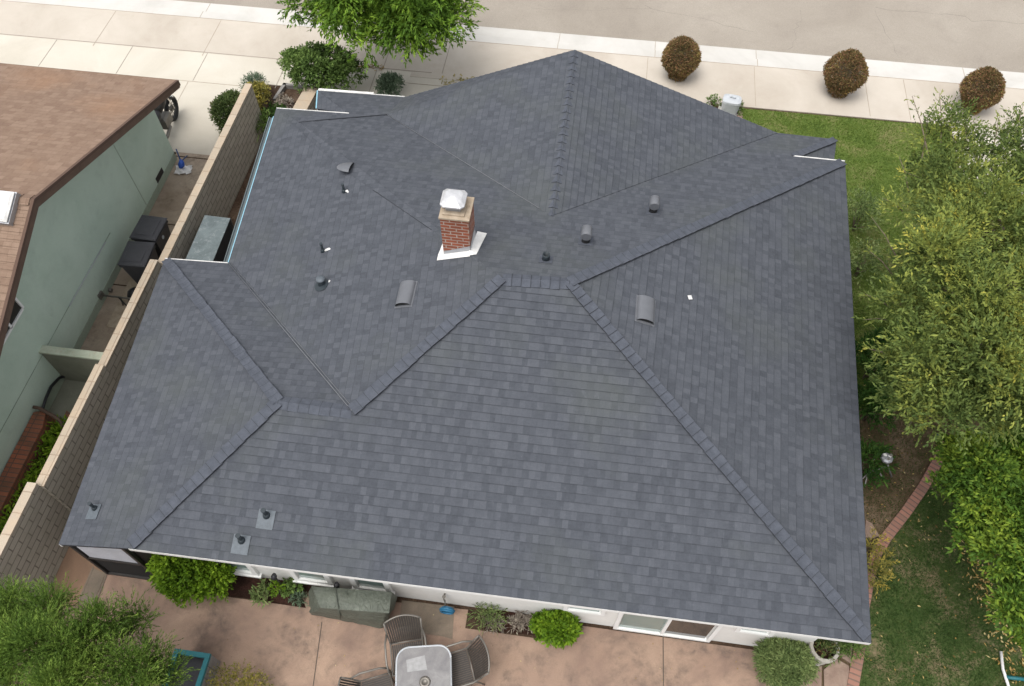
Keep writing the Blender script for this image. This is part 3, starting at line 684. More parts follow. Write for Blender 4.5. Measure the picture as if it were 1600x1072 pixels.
# dark crease lines and valley flashing
mb = MB()
for A, B, p in ((V3, d_, WFp), ):
    mb.tube([A+Vector((0,0,.035)), B+Vector((0,0,.035))], .010, 5); o_ = Vector((.045,.02,0)); mb.tube([A+o_+Vector((0,0,.03)), B+o_+Vector((0,0,.03))], .006, 5)
mb.tube([V2+Vector((0,0,.015)), V0.lerp(V2,.06)+Vector((0,0,.015))], .008, 5)
mb.build('valley_flashing', M['vent'], rf, HO)
mb = MB(); mb.tube([Hs+Vector((-.05,0,.012)), Hs.lerp(V2,.3)+Vector((0,.02,.016)), V2+Vector((0,0,.014))], .010, 5)  # thin dark tube laid in as the shadow line of this crease
mb.build('crease_line', M['shingle_edge'], rf, HO); mb = MB()
mb.tube([Vector(V1)+Vector((0,0,.012)), V0+Vector((0,0,.012))], .005, 5); mb.build('crease_line', M['shingle_edge'], rf, HO); mb = MB()
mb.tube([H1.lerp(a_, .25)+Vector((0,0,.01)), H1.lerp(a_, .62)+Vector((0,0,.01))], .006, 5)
mb.build('crease_line', M['shingle_edge'], rf, HO)
# fascia boards and gutters
def board(mb, A, B, h=.16, t=.03, drop=.0, out=None, mi=0):
    d = (B-A).normalized(); o = out or Vector((d.y, -d.x, 0)).normalized()
    z = Vector((0,0,1)); q = [A-z*drop, B-z*drop, B-z*(drop+h), A-z*(drop+h)]
    mb.add(q+[p-o*t for p in q], [(0,1,2,3),(7,6,5,4),(0,4,5,1),(3,2,6,7),(0,3,7,4),(1,5,6,2)], mi)
mb = MB(); ctr = Vector((-1,9,2))
def outdir(A, B):
    d = (B-A).normalized(); o = Vector((d.y,-d.x,0)).normalized(); return o if o.dot((A+B)/2-ctr) > 0 else -o
for A, B in ((RL,RR),(RR,FR),(FR,J1),(EC,ES),(EC,V1),(V1,AP),(AP,KL),(KL,E1),(E1,E1b),(J2,FLc),(V3,CFL),(CFL,CRL)):
    o = outdir(A,B); board(mb, A+o*.004, B+o*.004, .085, .03, .012, o)
mb.build('fascia', M['white'], house, HO)
mb = MB()
for A, B, w in ((FR,J1,.035),(J2,FLc,.03),(V3,CFL,.025),(E1,E1.lerp(KL,.64),.085),(E1.lerp(KL,.64),KL,.03)):
    mb = MB(); o = outdir(A,B); mb.sheet([A+Vector((0,0,.018)), B+Vector((0,0,.018)), B+o*w+Vector((0,0,.012)), A+o*w+Vector((0,0,.012))], .02); mb.build('drip_edge', M['flash_white'], house, HO)
mb = MB(); A, B = V3, FLc; o = outdir(A,B); A2 = A+(B-A)*.0; B2 = A+(B-A)*.94
g0 = [A2+o*.02, B2+o*.02, B2+o*.11, A2+o*.11]
mb.sheet([p+Vector((0,0,-.03)) for p in g0], .10); mb.sheet([A2+o*.10, B2+o*.10, B2+o*.12, A2+o*.12], .11)
mb.build('gutter', M['fascia_grey'], house, HO)
mb = MB(); mb.sheet([A2+o*.0+Vector((0,0,.018)), B2+Vector((0,0,.018)), B2+o*.018+Vector((0,0,.016)), A2+o*.018+Vector((0,0,.016))], .015)
mb.build('drip_edge', M['drip_blue'], house, HO); mb = MB(); mb.sheet([E1b+Vector((0,0,.018)), E1+Vector((0,0,.018)), E1+Vector((-.03,0,.016)), E1b+Vector((-.03,0,.016))], .015)
mb.build('drip_edge', M['drip_blue'], house, HO)
# walls
WY = 4.07
foot = [(-7.25,WY),(4.72,WY),(4.98,13.7),(4.6,13.9),(3.4,14.3),(-4.4,14.3),(-6.2,14.4),(-6.9,13.7),(-6.85,9.3),(-8.0,9.1),(-7.75,WY+.4)]
mb = MB(); mb.prism(foot, -.05, 2.12); mb.prism([(-6.2,WY),(4.72,WY),(4.95,13.4),(-6.2,13.4)], 2.12, 2.56)
gv = [Vector((KL.x+.9,14.75,2.1)), Vector((V1.x-.9,14.75,2.1)), Vector((V1.x-1.1,14.75,2.38)), Vector((AP.x,14.75,3.45)), Vector((KL.x+1.0,14.75,2.38))]
mb.add(gv+[p-Vector((0,.15,0)) for p in gv], [(0,1,2,3,4),(9,8,7,6,5)]+[(i,5+i,5+(i+1)%5,(i+1)%5) for i in range(5)])
mb.build('wall', M['stucco'], house, HO)
mb = MB(); mb.sheet([RL+Vector((.3,.03,-.15)), RR+Vector((-.03,.03,-.15)), Vector((4.9,WY,2.46)), Vector((-6.5,WY,2.46))], .02); mb.build('soffit', M['white'], house, HO)
# rear windows and sliding door
WP = (Vector((0,WY,0)), Vector((0,1,0)))
def win(x0, x1, z0, z1, panes, fw=.07, name='window', glass=('glass',), sill=True, lab=None):
    mb = MB(); cx = (x0+x1)/2; cz = (z0+z1)/2
    mb.box((x0+fw/2, WY-.03, cz), (fw, .06, z1-z0)); mb.box((x1-fw/2, WY-.03, cz), (fw, .06, z1-z0))
    mb.box((cx, WY-.03, z1-fw/2), (x1-x0-2*fw, .06, fw)); mb.box((cx, WY-.03, z0+fw/2), (x1-x0-2*fw, .06, fw))
    iw = (x1-x0-2*fw)
    for k in range(1, panes): mb.box((x0+fw+iw*k/panes, WY-.028, cz), (.06, .05, z1-z0-2*fw))
    f = mb.build(name, M['white'], house, HO)
    if lab: f['label'] = lab
    for k in range(panes):
        m2 = MB(); m2.box((x0+fw+iw*(k+.5)/panes, WY-.012, cz), (iw/panes-.06, .012, z1-z0-2*fw-.01)); m2.build('pane', M[glass[k % len(glass)]], f, HO)
    if sill:
        m3 = MB(); m3.box((cx, WY-.045, z0-.03), (x1-x0+.08, .09, .05)); m3.build('sill', M['white'], f, HO)
def wx(px, py): return hit(px, py, WP)
for (pa, pb) in (((345,880),(398,894)), ((455,892),(515,909)), ((549,905),(606,922))):
    A = wx(*pa); B = wx(*pb); z0 = min(B.z, 1.45); win(A.x, B.x+.10, z0, 2.1, 1, .10)
A = wx(888,948); B = wx(940,957); win(A.x-.08, B.x+.05, B.z-.0, 2.1, 1, .07, sill=False)
A = wx(958,978); B = wx(1112,992); win(A.x, B.x+.02, .03, 2.1, 2, .07, 'sliding_door', ('glass','glass_dark'), False)
A = wx(1146,983); B = wx(1205,990); win(A.x, B.x, B.z, 2.1, 1, .07, sill=False)
# screened enclosure under the left eave
y0 = 3.74; xl = -8.36; xr = -7.28
ps = MB()
def bar(mb, p, q, w=.06, mi=0):
    p = Vector(p); q = Vector(q); d = (q-p); M4 = Matrix.Translation((p+q)/2) @ d.to_track_quat('X','Z').to_matrix().to_4x4(); mb.box((0,0,0), (d.length, w, w), mi=mi, M4=M4)
bar(ps, (xl,y0,0), (xl,y0,1.72)); bar(ps, (xr,y0,0), (xr,y0,2.06)); bar(ps, (xl,y0,1.72), (xr,y0,2.06)); bar(ps, (xl,y0,.05), (xr,y0,.05)); bar(ps, (xl,y0,.95), (xr,y0,.98), .05)
bar(ps, (xr,y0,2.06), (-6.9,WY,2.15)); bar(ps, (xr,y0,.03), (-6.9,WY,.03)); ps.prism([(xr,y0+.02),(xl,y0+.02),(xl,y0+.9),(xr,y0+.9)], .0, .02)
sc = ps.build('screen_enclosure', M['brown_wood'], house, HO)
sc.data.materials[0] = M['darkmetal']
mb = MB()
mb.add([(xl+.05,y0+.01,.08),(xr-.05,y0+.01,.08),(xr-.05,y0+.01,.96),(xl+.05,y0+.01,.93),(xl+.05,y0+.03,.08),(xr-.05,y0+.03,.08),(xr-.05,y0+.03,.96),(xl+.05,y0+.03,.93)], [(0,1,2,3),(7,6,5,4),(0,4,5,1),(3,2,6,7),(0,3,7,4),(1,5,6,2)])
mb.build('screen_panel', M['matte_black'], sc, HO)
mb = MB()
for k in range(17):
    z = 1.0+k*.062; sl = (z-1.70)/(2.04-1.70); x0 = xl+.06 if z < 1.70 else xl+.06+(xr-xl)*max(0, sl)
    if x0 < xr-.12: mb.box(((x0+xr-.05)/2, y0+.012, z), (xr-.05-x0, .02, .05))
mb.build('blind', M['blind'], sc, HO)
mb = MB(); mb.prism([(xr+.03,y0+.05),(-6.75,WY-.04),(-6.75,WY-.02),(xr+.03,y0+.08)], .02, 2.1); mb.prism([(xl,y0+.3),(xr,y0+.3),(xr,y0+.32),(xl,y0+.32)], 0, 1.7); mb.build('dark_panel', M['darkmetal'], sc, HO)

# chimney
cz0 = hit(693.5,398,LMp); cx0 = cz0.x; cy0 = cz0.y; cr = hit(735.5,393,LMp)
cw = .50; cd = .52; ct = cz0.z+.98
mb = MB(); mb.prism(rect(cx0, cx0+cw, cy0, cy0+cd), cz0.z-.5, ct, 0)
ch = mb.build('chimney', M['brick_red'], house, HO); ch['label'] = 'red brick chimney stack with a white metal hood'
mb = MB(); mb.prism(rect(cx0-.02, cx0+cw+.02, cy0-.02, cy0+cd+.02), ct, ct+.035); mb.prism(rect(cx0+.04, cx0+cw-.08, cy0+.05, cy0+cd-.06), ct+.035, ct+.07); mb.build('chimney_crown', M['mortar'], ch, HO)
mb = MB(); fx, fy = cx0+.21, cy0+.27; mb.box((fx, fy, ct+.11), (.26,.26,.09)); 
for sx in (-1,1):
    for sy in (-1,1): mb.box((fx+sx*.115, fy+sy*.115, ct+.18), (.03,.03,.09))
mb.build('flue', M['galv'], ch, HO)
def octa(c, w, k, z): 
    return [Vector((c[0]+x*w, c[1]+y*w, z)) for x, y in ((-1,-1+k),(-1+k,-1),(1-k,-1),(1,-1+k),(1,1-k),(1-k,1),(-1+k,1),(-1,1-k))]
mb = MB(); zb = ct+.215; r0 = octa((fx,fy), .215, .28, zb); r1 = octa((fx,fy), .215, .28, zb+.03); r2 = octa((fx,fy), .15, .35, zb+.085); r3 = octa((fx,fy), .03, .35, zb+.115)
vs = r0+r1+r2+r3; fs = [(7,6,5,4,3,2,1,0),(24,25,26,27,28,29,30,31)]
for q in range(3): fs += [(q*8+i, q*8+(i+1)%8, (q+1)*8+(i+1)%8, (q+1)*8+i) for i in range(8)]
mb.add(vs, fs); mb.build('chimney_hood', mat_plain('hood_metal', (.50,.50,.51), .35, .35, var=.18, scale=9, bump=.2), ch, HO)
def onroof(x, y, pl, h=.0):
    p, n = pl; z = p.z-((x-p.x)*n.x+(y-p.y)*n.y)/n.z; return Vector((x, y, z))+n*h
mb = MB()
def strip(pts, h, pl): mb.sheet([onroof(x, y, pl, h) for x, y in pts], .008, up=pl[1])
x1 = cx0+cw; y1 = cy0+cd
strip([(cx0-.10,cy0-.13),(x1+.02,cy0-.13),(x1+.02,cy0+.02),(cx0-.10,cy0+.02)], .022, LMp)
strip([(cx0-.10,cy0-.02),(cx0+.02,cy0-.02),(cx0+.02,y1-.1),(cx0-.04,y1-.1)], .024, LMp)
pk = [Vector((x1-.02,cy0-.12,onroof(x1,cy0-.12,LMp).z+.035)), Vector((x1+.12,cy0-.06,onroof(x1+.1,cy0,FP).z+.03)), Vector((x1+.20,y1+.10,onroof(x1+.2,y1+.1,FP).z+.04)), Vector((x1+.02,y1+.12,onroof(x1,y1+.1,FP).z+.05)), Vector((x1-.02,cy0,onroof(x1,cy0,LMp).z+.04))]
mb.sheet(pk, .01, up=Vector((0,0,1)))
fls = mb.build('flashing', M['flash_white'], ch, HO)
mb = MB(); zz = onroof(cx0,cy0,LMp).z; mb.add([(cx0+.0,cy0-.006,zz-.02),(x1,cy0-.006,onroof(x1,cy0,LMp).z-.02),(x1,cy0-.006,onroof(x1,cy0,LMp).z+.15),(cx0,cy0-.006,zz+.10)], [(0,1,2,3)])
mb.add([(x1+.006,cy0-.006,zz),(x1+.006,y1,zz),(x1+.006,y1,zz+.33),(x1+.006,cy0-.006,zz+.30)], [(0,1,2,3)])
mb.build('step_flashing', M['galv'], ch, HO)

# roof vents and pipes
def frame(px, py, pl, h=0., ydir=Vector((0,1,0))):
    p = hit(px, py, pl); n = pl[1]; y = (ydir-n*ydir.dot(n)).normalized(); x = y.cross(n)
    m = Matrix(((x.x,y.x,n.x,p.x),(x.y,y.y,n.y,p.y),(x.z,y.z,n.z,p.z),(0,0,0,1))); return m @ Matrix.Translation((0,0,.014+h))
def pipe_vent(px, py, pl, h=.26, r=.032, plate=True, lean=0, bit=None, lab=None, pw=.15, ydir=Vector((0,1,0))):
    p = hit(px, py, pl); mb = MB(); mb.lathe([(r*2.0,-.02),(r*1.7,.05),(r*1.15,.085)], p, 12); mb.tube([p+Vector((0,0,0)), p+Vector((0,0,h))], r, 10)
    mb.tube([p+Vector((0,0,h-.015)), p+Vector((0,0,h+.006))], r*1.25, 10)
    o = mb.build('vent_pipe', M['pipe'], house, HO)
    if lab: o['label'] = lab
    if plate:
        m = MB(); m.box((0,-.06,.004), (pw*2, pw*2.2, .006), M4=frame(px, py, pl, 0, ydir), bev=0); m.build('flashing', M['plate'], o, HO)
    if bit:
        m = MB(); q = p+Vector(bit); m.tube([p+Vector((.03,0,.03)), p.lerp(q,.6)+Vector((0,.02,.05)), q+Vector((0,0,.02))], [.022,.03,.018], 6); m.build('sealant_strip', M['flash_white'], o, HO)
    return o
pipe_vent(538,300,LMp,.22,.026,False,bit=(.12,-.05,0),lab='short dark vent pipe with a small white patch near the front left of the roof')
pipe_vent(505,393,LMp,.24,.026,False,bit=(.20,.03,0),lab='short dark vent pipe with a white flap at its foot')
pipe_vent(149,795,WLp,.24,.028,True,pw=.12,lab='short pipe vent alone on the lower left slope')
pipe_vent(417,806,REp,.24,.034,True,pw=.14,lab='pipe vent on a blue grey plate, the upper of the two on the rear slope')
pipe_vent(378,845,REp,.24,.034,True,pw=.14,lab='pipe vent on a blue grey plate, the lower of the two near the rear eave')
p = hit(503,444,LMp); mb = MB(); mb.lathe([(.09,-.03),(.06,.05),(.05,.13)], p, 14); mb.lathe([(.07,.13),(.085,.145),(.083,.17),(.02,.178)], p, 16, 1)
o = mb.build('roof_vent', [M['pipe'], M['plate']], house, HO); o['label'] = 'mushroom capped vent on the left slope'
m = MB(); m.lathe([(.15,-.0),(.15,.008)], (0,0,0), 16, M4=frame(503,446,LMp)); m.build('flashing', M['pipe'], o, HO)
m = MB(); m.tube([p+Vector((.13,.02,.03)), p+Vector((.16,.04,.09))], .016, 6); m.build('sealant_strip', M['flash_white'], o, HO)
def arch_vent(px, py, pl, L=.56, w=.31, h=.10, lab='', skew=0.):
    fm = frame(px, py, pl) @ Matrix.Rotation(skew, 4, 'Z'); n = 10; mb = MB(); vs = []
    for yy in (-L/2, L/2):
        hh_ = h if yy < 0 else h*.75
        for k in range(n+1):
            t = PI*k/n; vs.append(fm @ Vector((-math.cos(t)*w/2, yy, math.sin(t)**.7*hh_)))
    mb.add(vs, [(k, k+1, n+2+k, n+1+k) for k in range(n)], 0, smooth=True)
    mb.add([v.copy() for v in vs[n+1:]], [tuple(range(n+1))], 0)
    mb.box((0,0,-.004), (w+.05, L+.04, .008), M4=fm)
    o = mb.build('roof_vent', [M['vent']], house, HO); o['label'] = lab
    m = MB(); q = [fm @ Vector((-math.cos(PI*k/n)*(w/2-.012), -L/2+.03, math.sin(PI*k/n)**.7*(h-.012))) for k in range(n+1)]; m.add(q, [tuple(range(n+1))]); m.build('vent_opening', M['vent_dark'], o, HO)
arch_vent(635,461,LMp,.52,.30,.11,'long rounded grey vent on the left slope below the chimney', -.0)
arch_vent(1008,486,RTp,.52,.32,.11,'long rounded grey vent on the right slope')
# half dome vent at the front left hip
fm = frame(549,263,FP); mb = MB(); n = 8; vs = []
for i in range(5):
    rr = .21*math.cos(i/4*PI/2)
    for k in range(n+1):
        t = PI/2+PI*k/n; vs.append(fm @ Vector((rr*math.cos(t)*1.5, rr*math.sin(t), .065*math.sin(i/4*PI/2))))
mb.add(vs, [(i*(n+1)+k, i*(n+1)+k+1, (i+1)*(n+1)+k+1, (i+1)*(n+1)+k) for i in range(4) for k in range(n)], 0, smooth=True)
o = mb.build('roof_vent', [M['vent']], house, HO); o['label'] = 'low half dome vent on the front left hip'
m = MB(); m.add([fm @ Vector((.004, yy, zz)) for yy, zz in ((-.19,.0),(.19,.0),(.14,.048),(0,.062),(-.14,.048))], [(0,1,2,3,4)]); m.build('vent_opening', M['vent_dark'], o, HO)
# T-top hoods and the open flue on the front slope
def hood(px, py, lab):
    p = hit(px, py, FP); mb = MB(); mb.lathe([(.082,-.05),(.078,.06),(.076,.19)], p, 16, 1); 
    y = Vector((0,1,0)); c = p+Vector((0,.02,.24)); mb.tube([c-y*.115, c-y*.11, c+y*.11, c+y*.115], [.092,.098,.098,.092], 18, 0)
    o = mb.build('roof_vent', [M['vent'], M['vent_dark']], house, HO); o['label'] = lab
    m = MB(); m.box((0,0,0), (.27,.27,.006), M4=frame(px, py, FP)); m.build('flashing', M['cap'], o, HO)
hood(1020,331,'dark necked vent with a rounded grey top, the one farther right on the front slope')
hood(915,378,'dark necked vent with a rounded grey top, nearer the middle of the front slope')
p = hit(853,406,FP); mb = MB(); mb.lathe([(.075,-.04),(.068,.10),(.068,.16),(.055,.16),(.055,.02),(.0001,.02)], p, 16)
o = mb.build('vent_pipe', M['pipe'], house, HO); o['label'] = 'short wide open flue just in front of the ridge'
m = MB(); m.box((0,0,0), (.24,.24,.006), M4=frame(853,406,FP)); m.build('flashing', M['cap'], o, HO)
p = hit(1077,466,RTp); fm = frame(1077,466,RTp)
tag(MB().box((0,0,.015), (.075,.085,.02), M4=fm @ Matrix.Rotation(.35,4,'Z'), bev=.006).build('scrap', M['flash_white'], off=p), 'small white scrap lying on the right roof slope', 'scrap')

# ================================================================ NEIGHBOUR
NO = (-12.5, 10.5, 0)
nb = thing('neighbor_house', 'pale green stucco house with a brown shingle gable roof', 'house', NO)
nA = g(277,126,2.62); nApex = g(52,312,4.3); nLow = Vector((nApex.x-.02, 3.2, 2.0)); nLow.z = 4.3-(nApex.y-3.2)*.40
rear_s = g(0,515,3.3)
WL_ = -26
mb0 = roof; roof = MB()
A2 = Vector((WL_, nA.y+.05, nA.z)); P2 = Vector((WL_, nApex.y, nApex.z)); L2 = Vector((WL_, nLow.y, nLow.z))
def nface(p, A, u): courses(roof, p, A, u, newell(p), .145, .013); deck(roof, p, .06, 2)
nface([nA, nApex, P2, A2], nA, A2-nA); nface([nApex, nLow, L2, P2], nLow, L2-nLow)
nrf = roof.build('roof', [M['brown_shingle'], M['brown_edge'], M['brown_wood']], nb, NO); roof = mb0
mb = MB()
for i in range(70):
    x = nApex.x-.05-i*.2; 
    for sy in (1,-1):
        mb.add([(x,nApex.y,4.335),(x-.24,nApex.y,4.32),(x-.24,nApex.y+sy*.13,4.32-.05),(x,nApex.y+sy*.13,4.335-.05)], [(0,1,2,3)])
    mb.add([(x,nApex.y-.13,4.285),(x,nApex.y,4.335),(x,nApex.y+.13,4.285),(x,nApex.y+.13,4.26),(x,nApex.y,4.31),(x,nApex.y-.13,4.26)], [(0,1,4,5),(1,2,3,4)])
mb.build('ridge_cap', M['brown_shingle'], nrf, NO)
mb = MB()
for A, B in ((nA, nApex), (nApex, nLow)):
    board(mb, A+Vector((.006,0,0)), B+Vector((.006,0,0)), .17, .04, .03, Vector((1,0,0)))
    board(mb, A+Vector((.03,0,.0)), B+Vector((.03,0,.0)), .06, .06, -.02, Vector((1,0,0)), 1)
    a2 = A+Vector((-.35,0,-.1)); b2 = B+Vector((-.35,0,-.1)); board(mb, a2, b2, .14, .05, 0, Vector((1,0,0)))
board(mb, nA+Vector((0,.06,0)), A2+Vector((0,.06,0)), .15, .03, .03, Vector((0,1,0)))
mb.build('fascia', [M['brown_wood'], M['brown_edge']], nb, NO)
NX = -11.1; yf = 14.66
def roofz(y): return 4.3-(nApex.y-y)*.40 if y < nApex.y else 4.3-(y-nApex.y)*(4.3-2.62)/(nA.y-nApex.y)
mb = MB(); pr = [(yf,.22),(yf,roofz(yf)-.16),(nApex.y,4.08),(4.0,roofz(4.0)-.16),(4.0,.22)]
vs = [(NX,y,z) for y, z in pr]+[(-24,y,z) for y, z in pr]; n = 5
mb.add(vs, [tuple(range(n)), tuple(range(2*n-1,n-1,-1))]+[(i, n+i, n+(i+1)%n, (i+1)%n) for i in range(n)])
mb.build('wall', M['green_stucco'], nb, NO)
mb = MB(); mb.box((NX-.03, (yf+4)/2, .1), (.08, yf-4-.02, .24)); mb.build('foundation', M['green_base'], nb, NO)
mb = MB(); mb.box((NX+.004, 12.75, 1.6), (.006, .014, 2.75)); mb.tube([(NX+.01, 4.2, 1.05),(NX+.01, 9.2, 1.0),(NX+.01, 11.2, .95)], .008, 5); mb.build('wall_joint', M['green_base'], nb, NO)
mb = MB(); mb.tube([(NX+.03, 9.0, 1.02),(NX+.03, 10.9, .97)], .012, 6); mb.build('conduit', M['lightgrey'], nb, NO)
mb = MB(); mb.box((NX-.006, 13.72, .22), (.02, .42, .34)); mb.build('vent_grille', M['darkmetal'], nb, NO)
# windows near the left frame edge
for (py0, py1, px, lab) in ((466,505,20,'aluminium framed window high on the green wall'),(506,560,4,'second half of the window on the green wall')):
    pass
NP = (Vector((NX,0,0)), Vector((1,0,0)))
q = [hit(*p, NP) for p in ((17,463),(30,476),(16,507),(4,497))]; q2 = [hit(*p, NP) for p in ((3,497),(15,509),(-2,545),(-14,530))]
y_hi = max(v.y for v in q); y_lo = min(v.y for v in q2); z0 = min(v.z for v in q); z1 = max(v.z for v in q)
zc_ = (z0+z1)/2
mb = MB(); yb = y_hi; ya = y_lo; hh_ = max(.45, z1-z0)
zb_ = hit(23,500,NP).z; zt_ = zb_+1.0
for (c, d) in ((((ya+yb)/2, zb_), (yb-ya, .05)), (((ya+yb)/2, zt_), (yb-ya, .05)), ((ya, (zb_+zt_)/2), (.05, zt_-zb_)), ((yb, (zb_+zt_)/2), (.05, zt_-zb_)), (((ya+yb)/2, (zb_+zt_)/2), (.05, zt_-zb_))):
    mb.box((NX+.02, c[0], c[1]), (.05, d[0]-(0 if d[0] < .1 else .05), d[1]))
wf = mb.build('window', M['white'], nb, NO)
for k in (0,1):
    m = MB(); L = (yb-ya)/2; m.box((NX+.012, ya+L*(k+.5), (zb_+zt_)/2), (.014, L-.06, zt_-zb_-.06)); m.build('pane', M['glass_dark'], wf, NO)
# skylight
sl = hit(2,326,plane(nApex, nLow, L2)); mb = MB(); npl = plane(nApex, nLow, L2)
fm = Matrix.Translation(sl) @ Matrix.Rotation(math.atan(.40), 4, 'X'); mb.box((0,0,.06), (.62,.62,.12), M4=fm)
skl = mb.build('skylight', M['galv'], nb, NO)
mb = MB(); mb.box((0,0,.15), (.58,.58,.08), M4=fm, bev=.05); mb.build('dome', M['flash_white'], skl, NO)

# block wall between the lots, coping stepping up towards the back
WO = (-9.3, 9.3, 0)
bw = thing('block_wall', 'tan concrete block wall with a stepped coping between the two houses', 'wall', WO)
segs = [(16.1,10.08,1.52,-9.07,-9.12),(10.08,7.30,1.62,-9.24,-9.26),(7.30,4.68,1.72,-9.24,-9.27),(4.68,-1.5,1.84,-9.34,-9.40)]
mb = MB(); mc = MB()
for (ya, yb, h, xa, xb) in segs:
    P = [(xa,ya),(xb,yb),(xb-.15,yb),(xa-.15,ya)]; mb.prism(P, -.1, h-.04)
    ya2 = ya+(.03 if ya < 16 else 0); mc.prism([(xa+.012,ya),(xb+.012,yb),(xb-.165,yb),(xa-.165,ya)], h-.04, h)
mb.build('wall_face', M['block'], bw, WO); mc.build('coping', M['coping'], bw, WO)
# low front planter wall with pale cap (near the front left corner of the house)
c1 = g(453,168,.45); c2 = g(470,140,.45)
pw = thing('planter_wall', 'low planter wall with a broad pale cap by the front left roof corner', 'wall', (-6.9,15.6,0))
A = g(455,170,.5); B = g(476,140,.5); w = .34
mb = MB(); mb.prism([(A.x-.02,A.y-.7),(B.x,B.y+.15),(B.x+w,B.y+.15),(A.x+w,A.y-.7)], -.05, .46); mb.build('wall_face', M['block'], pw, (-6.9,15.6,0))
mb = MB(); mb.prism([(A.x-.04,A.y-.7),(B.x-.02,B.y+.17),(B.x+w+.02,B.y+.17),(A.x+w+.02,A.y-.7)], .46, .5); mb.build('coping', M['coping'], pw, (-6.9,15.6,0))
mb = MB()
for k in range(5): mb.box((-6.0, 15.5+k*.16, .25), (.7,.12,.03))
for sx in (-6.3,-5.7): mb.box((sx, 15.8, .12), (.06,.8,.22))
tag(mb.build('slatted_step', M['wood_grey'], off=(-6,15.8,0)), 'grey slatted wooden step between the planter wall and the front left roof corner', 'step')
mb = MB(); mb.prism([(-9.1,17.82),(-6.3,17.72),(-6.3,17.80),(-9.1,17.90)], -.05, .10); mb.prism([(-9.2,17.2),(-9.12,17.2),(-9.0,17.9),(-9.1,17.9)], -.05, .10)
tag(mb.build('garden_border', M['wood_grey'], off=(-7.7,17.8,0)), 'low brown board edging the front planting bed at the driveway', 'border board')

# low green cross wall with pale top
mb = MB(); A = g(80,550,1.15); B = g(158,563,1.15)
CO = (-10.3, 7.9, 0); cwall = thing('cross_wall', 'short pale green wall joining the green house to the block wall', 'wall', CO)
mb.prism([(NX+.01,A.y-.02),(-9.42,A.y-.02),(-9.42,A.y+.12),(NX+.01,A.y+.12)], -.05, 1.10); mb.build('wall_face', M['slab_green'], cwall, CO)
mb = MB(); mb.prism([(NX-.0,A.y-.04),(-9.42,A.y-.04),(-9.42,A.y+.14),(NX-.0,A.y+.14)], 1.10, 1.15); m_ = mat_concrete('pale_green_cap', (.42,.47,.36,1), (.52,.55,.44,1), (.33,.37,.27,1), stain=(.36,.24,.15,1), s1=2.5, stain_amt=.5); mb.build('coping', m_, cwall, CO)

# ================================================================ LEFT SIDE THINGS
def wheelie_bin(name='wheelie_bin', label=''):
    t = thing(name, label, 'trash bin', (0,0,0), 0, 'trash bins between the green wall and the block wall')
    mb = MB(); h = .98
    b0 = [(-.21,-.25),(.21,-.25),(.21,.22),(-.21,.22)]; b1 = [(-.29,-.34),(.29,-.34),(.29,.30),(-.29,.30)]
    vs = [(x,y,.04) for x,y in b0]+[(x,y,h) for x,y in b1]+[(x*1.07,y*1.06,h) for x,y in b1]+[(x*1.07,y*1.06,h-.06) for x,y in b1]
    fs = [(3,2,1,0)]+[(i,(i+1)%4,4+(i+1)%4,4+i) for i in range(4)]+[(8+i,8+(i+1)%4,4+(i+1)%4,4+i) for i in range(4)]+[(12+i,12+(i+1)%4,8+(i+1)%4,8+i) for i in range(4)]
    mb.add(vs, fs); mb.build('body', M['binpl'], t)
    mb = MB(); mb.box((0,-.02,h+.045), (.64,.72,.07), bev=.03); mb.box((0,-.03,h+.088), (.44,.50,.02), bev=.008)
    ld = mb.build('lid', M['binpl'], t)
    mb = MB(); mb.tube([(-.24,.345,h+.01),(.24,.345,h+.01)], .018, 8); mb.build('handle', M['blackpl'], t)
    for sx in (-1,1):
        mb = MB(); mb.tube([(sx*.235,.24,.10),(sx*.285,.24,.10)], .10, 16); mb.build('wheel', M['tyre'], t)
    mb = MB()
    mb.lathe([(.03,0),(.05,.003),(.05,.006),(.03,.008)], (0,0,0), 14, M4=Matrix.Translation((.278,-.05,.78)) @ Matrix.Rotation(PI/2-.10,4,'Y') @ Matrix.Rotation(0,4,'Z')); mb.build('round_emblem', M['lightgrey'], t)
    return t
pb = g(232,354,1.05); pa = g(216,391,1.05)
bin0 = wheelie_bin(label='black wheelie bin farther from the camera, beside the green wall')
bin0.location = (pb.x, pb.y, 0); bin0.rotation_euler = (0,0,-.03)
dup(bin0, (pa.x-.02, pa.y-.07, 0), .05, 'black wheelie bin nearer the camera, with dark bags heaped at its foot')
# heap of dark bags
mb = MB(); c = Vector((pa.x-.2, pa.y-.62, 0))
for (dx, dy, r, h) in ((0,0,.17,.32),(.2,-.03,.15,.22),(.07,-.17,.13,.2)):
    n = 12; prof = [(r*.8,0),(r*1.05,h*.3),(r*.95,h*.65),(r*.45,h*.9),(.02,h)]
    vs0 = len(mb.v); mb.lathe(prof, c+Vector((dx,dy,0)), n)
    for i in range(vs0, len(mb.v)):
        v = mb.v[i]; mb.v[i] = (v[0]+random.uniform(-.02,.02), v[1]+random.uniform(-.02,.02), v[2]+random.uniform(-.01,.01)*(v[2] > .02))
tag(mb.build('refuse_bag', M['blackpl'], off=c), 'lumpy black refuse sacks on the ground at the foot of the nearer bin', 'bag')
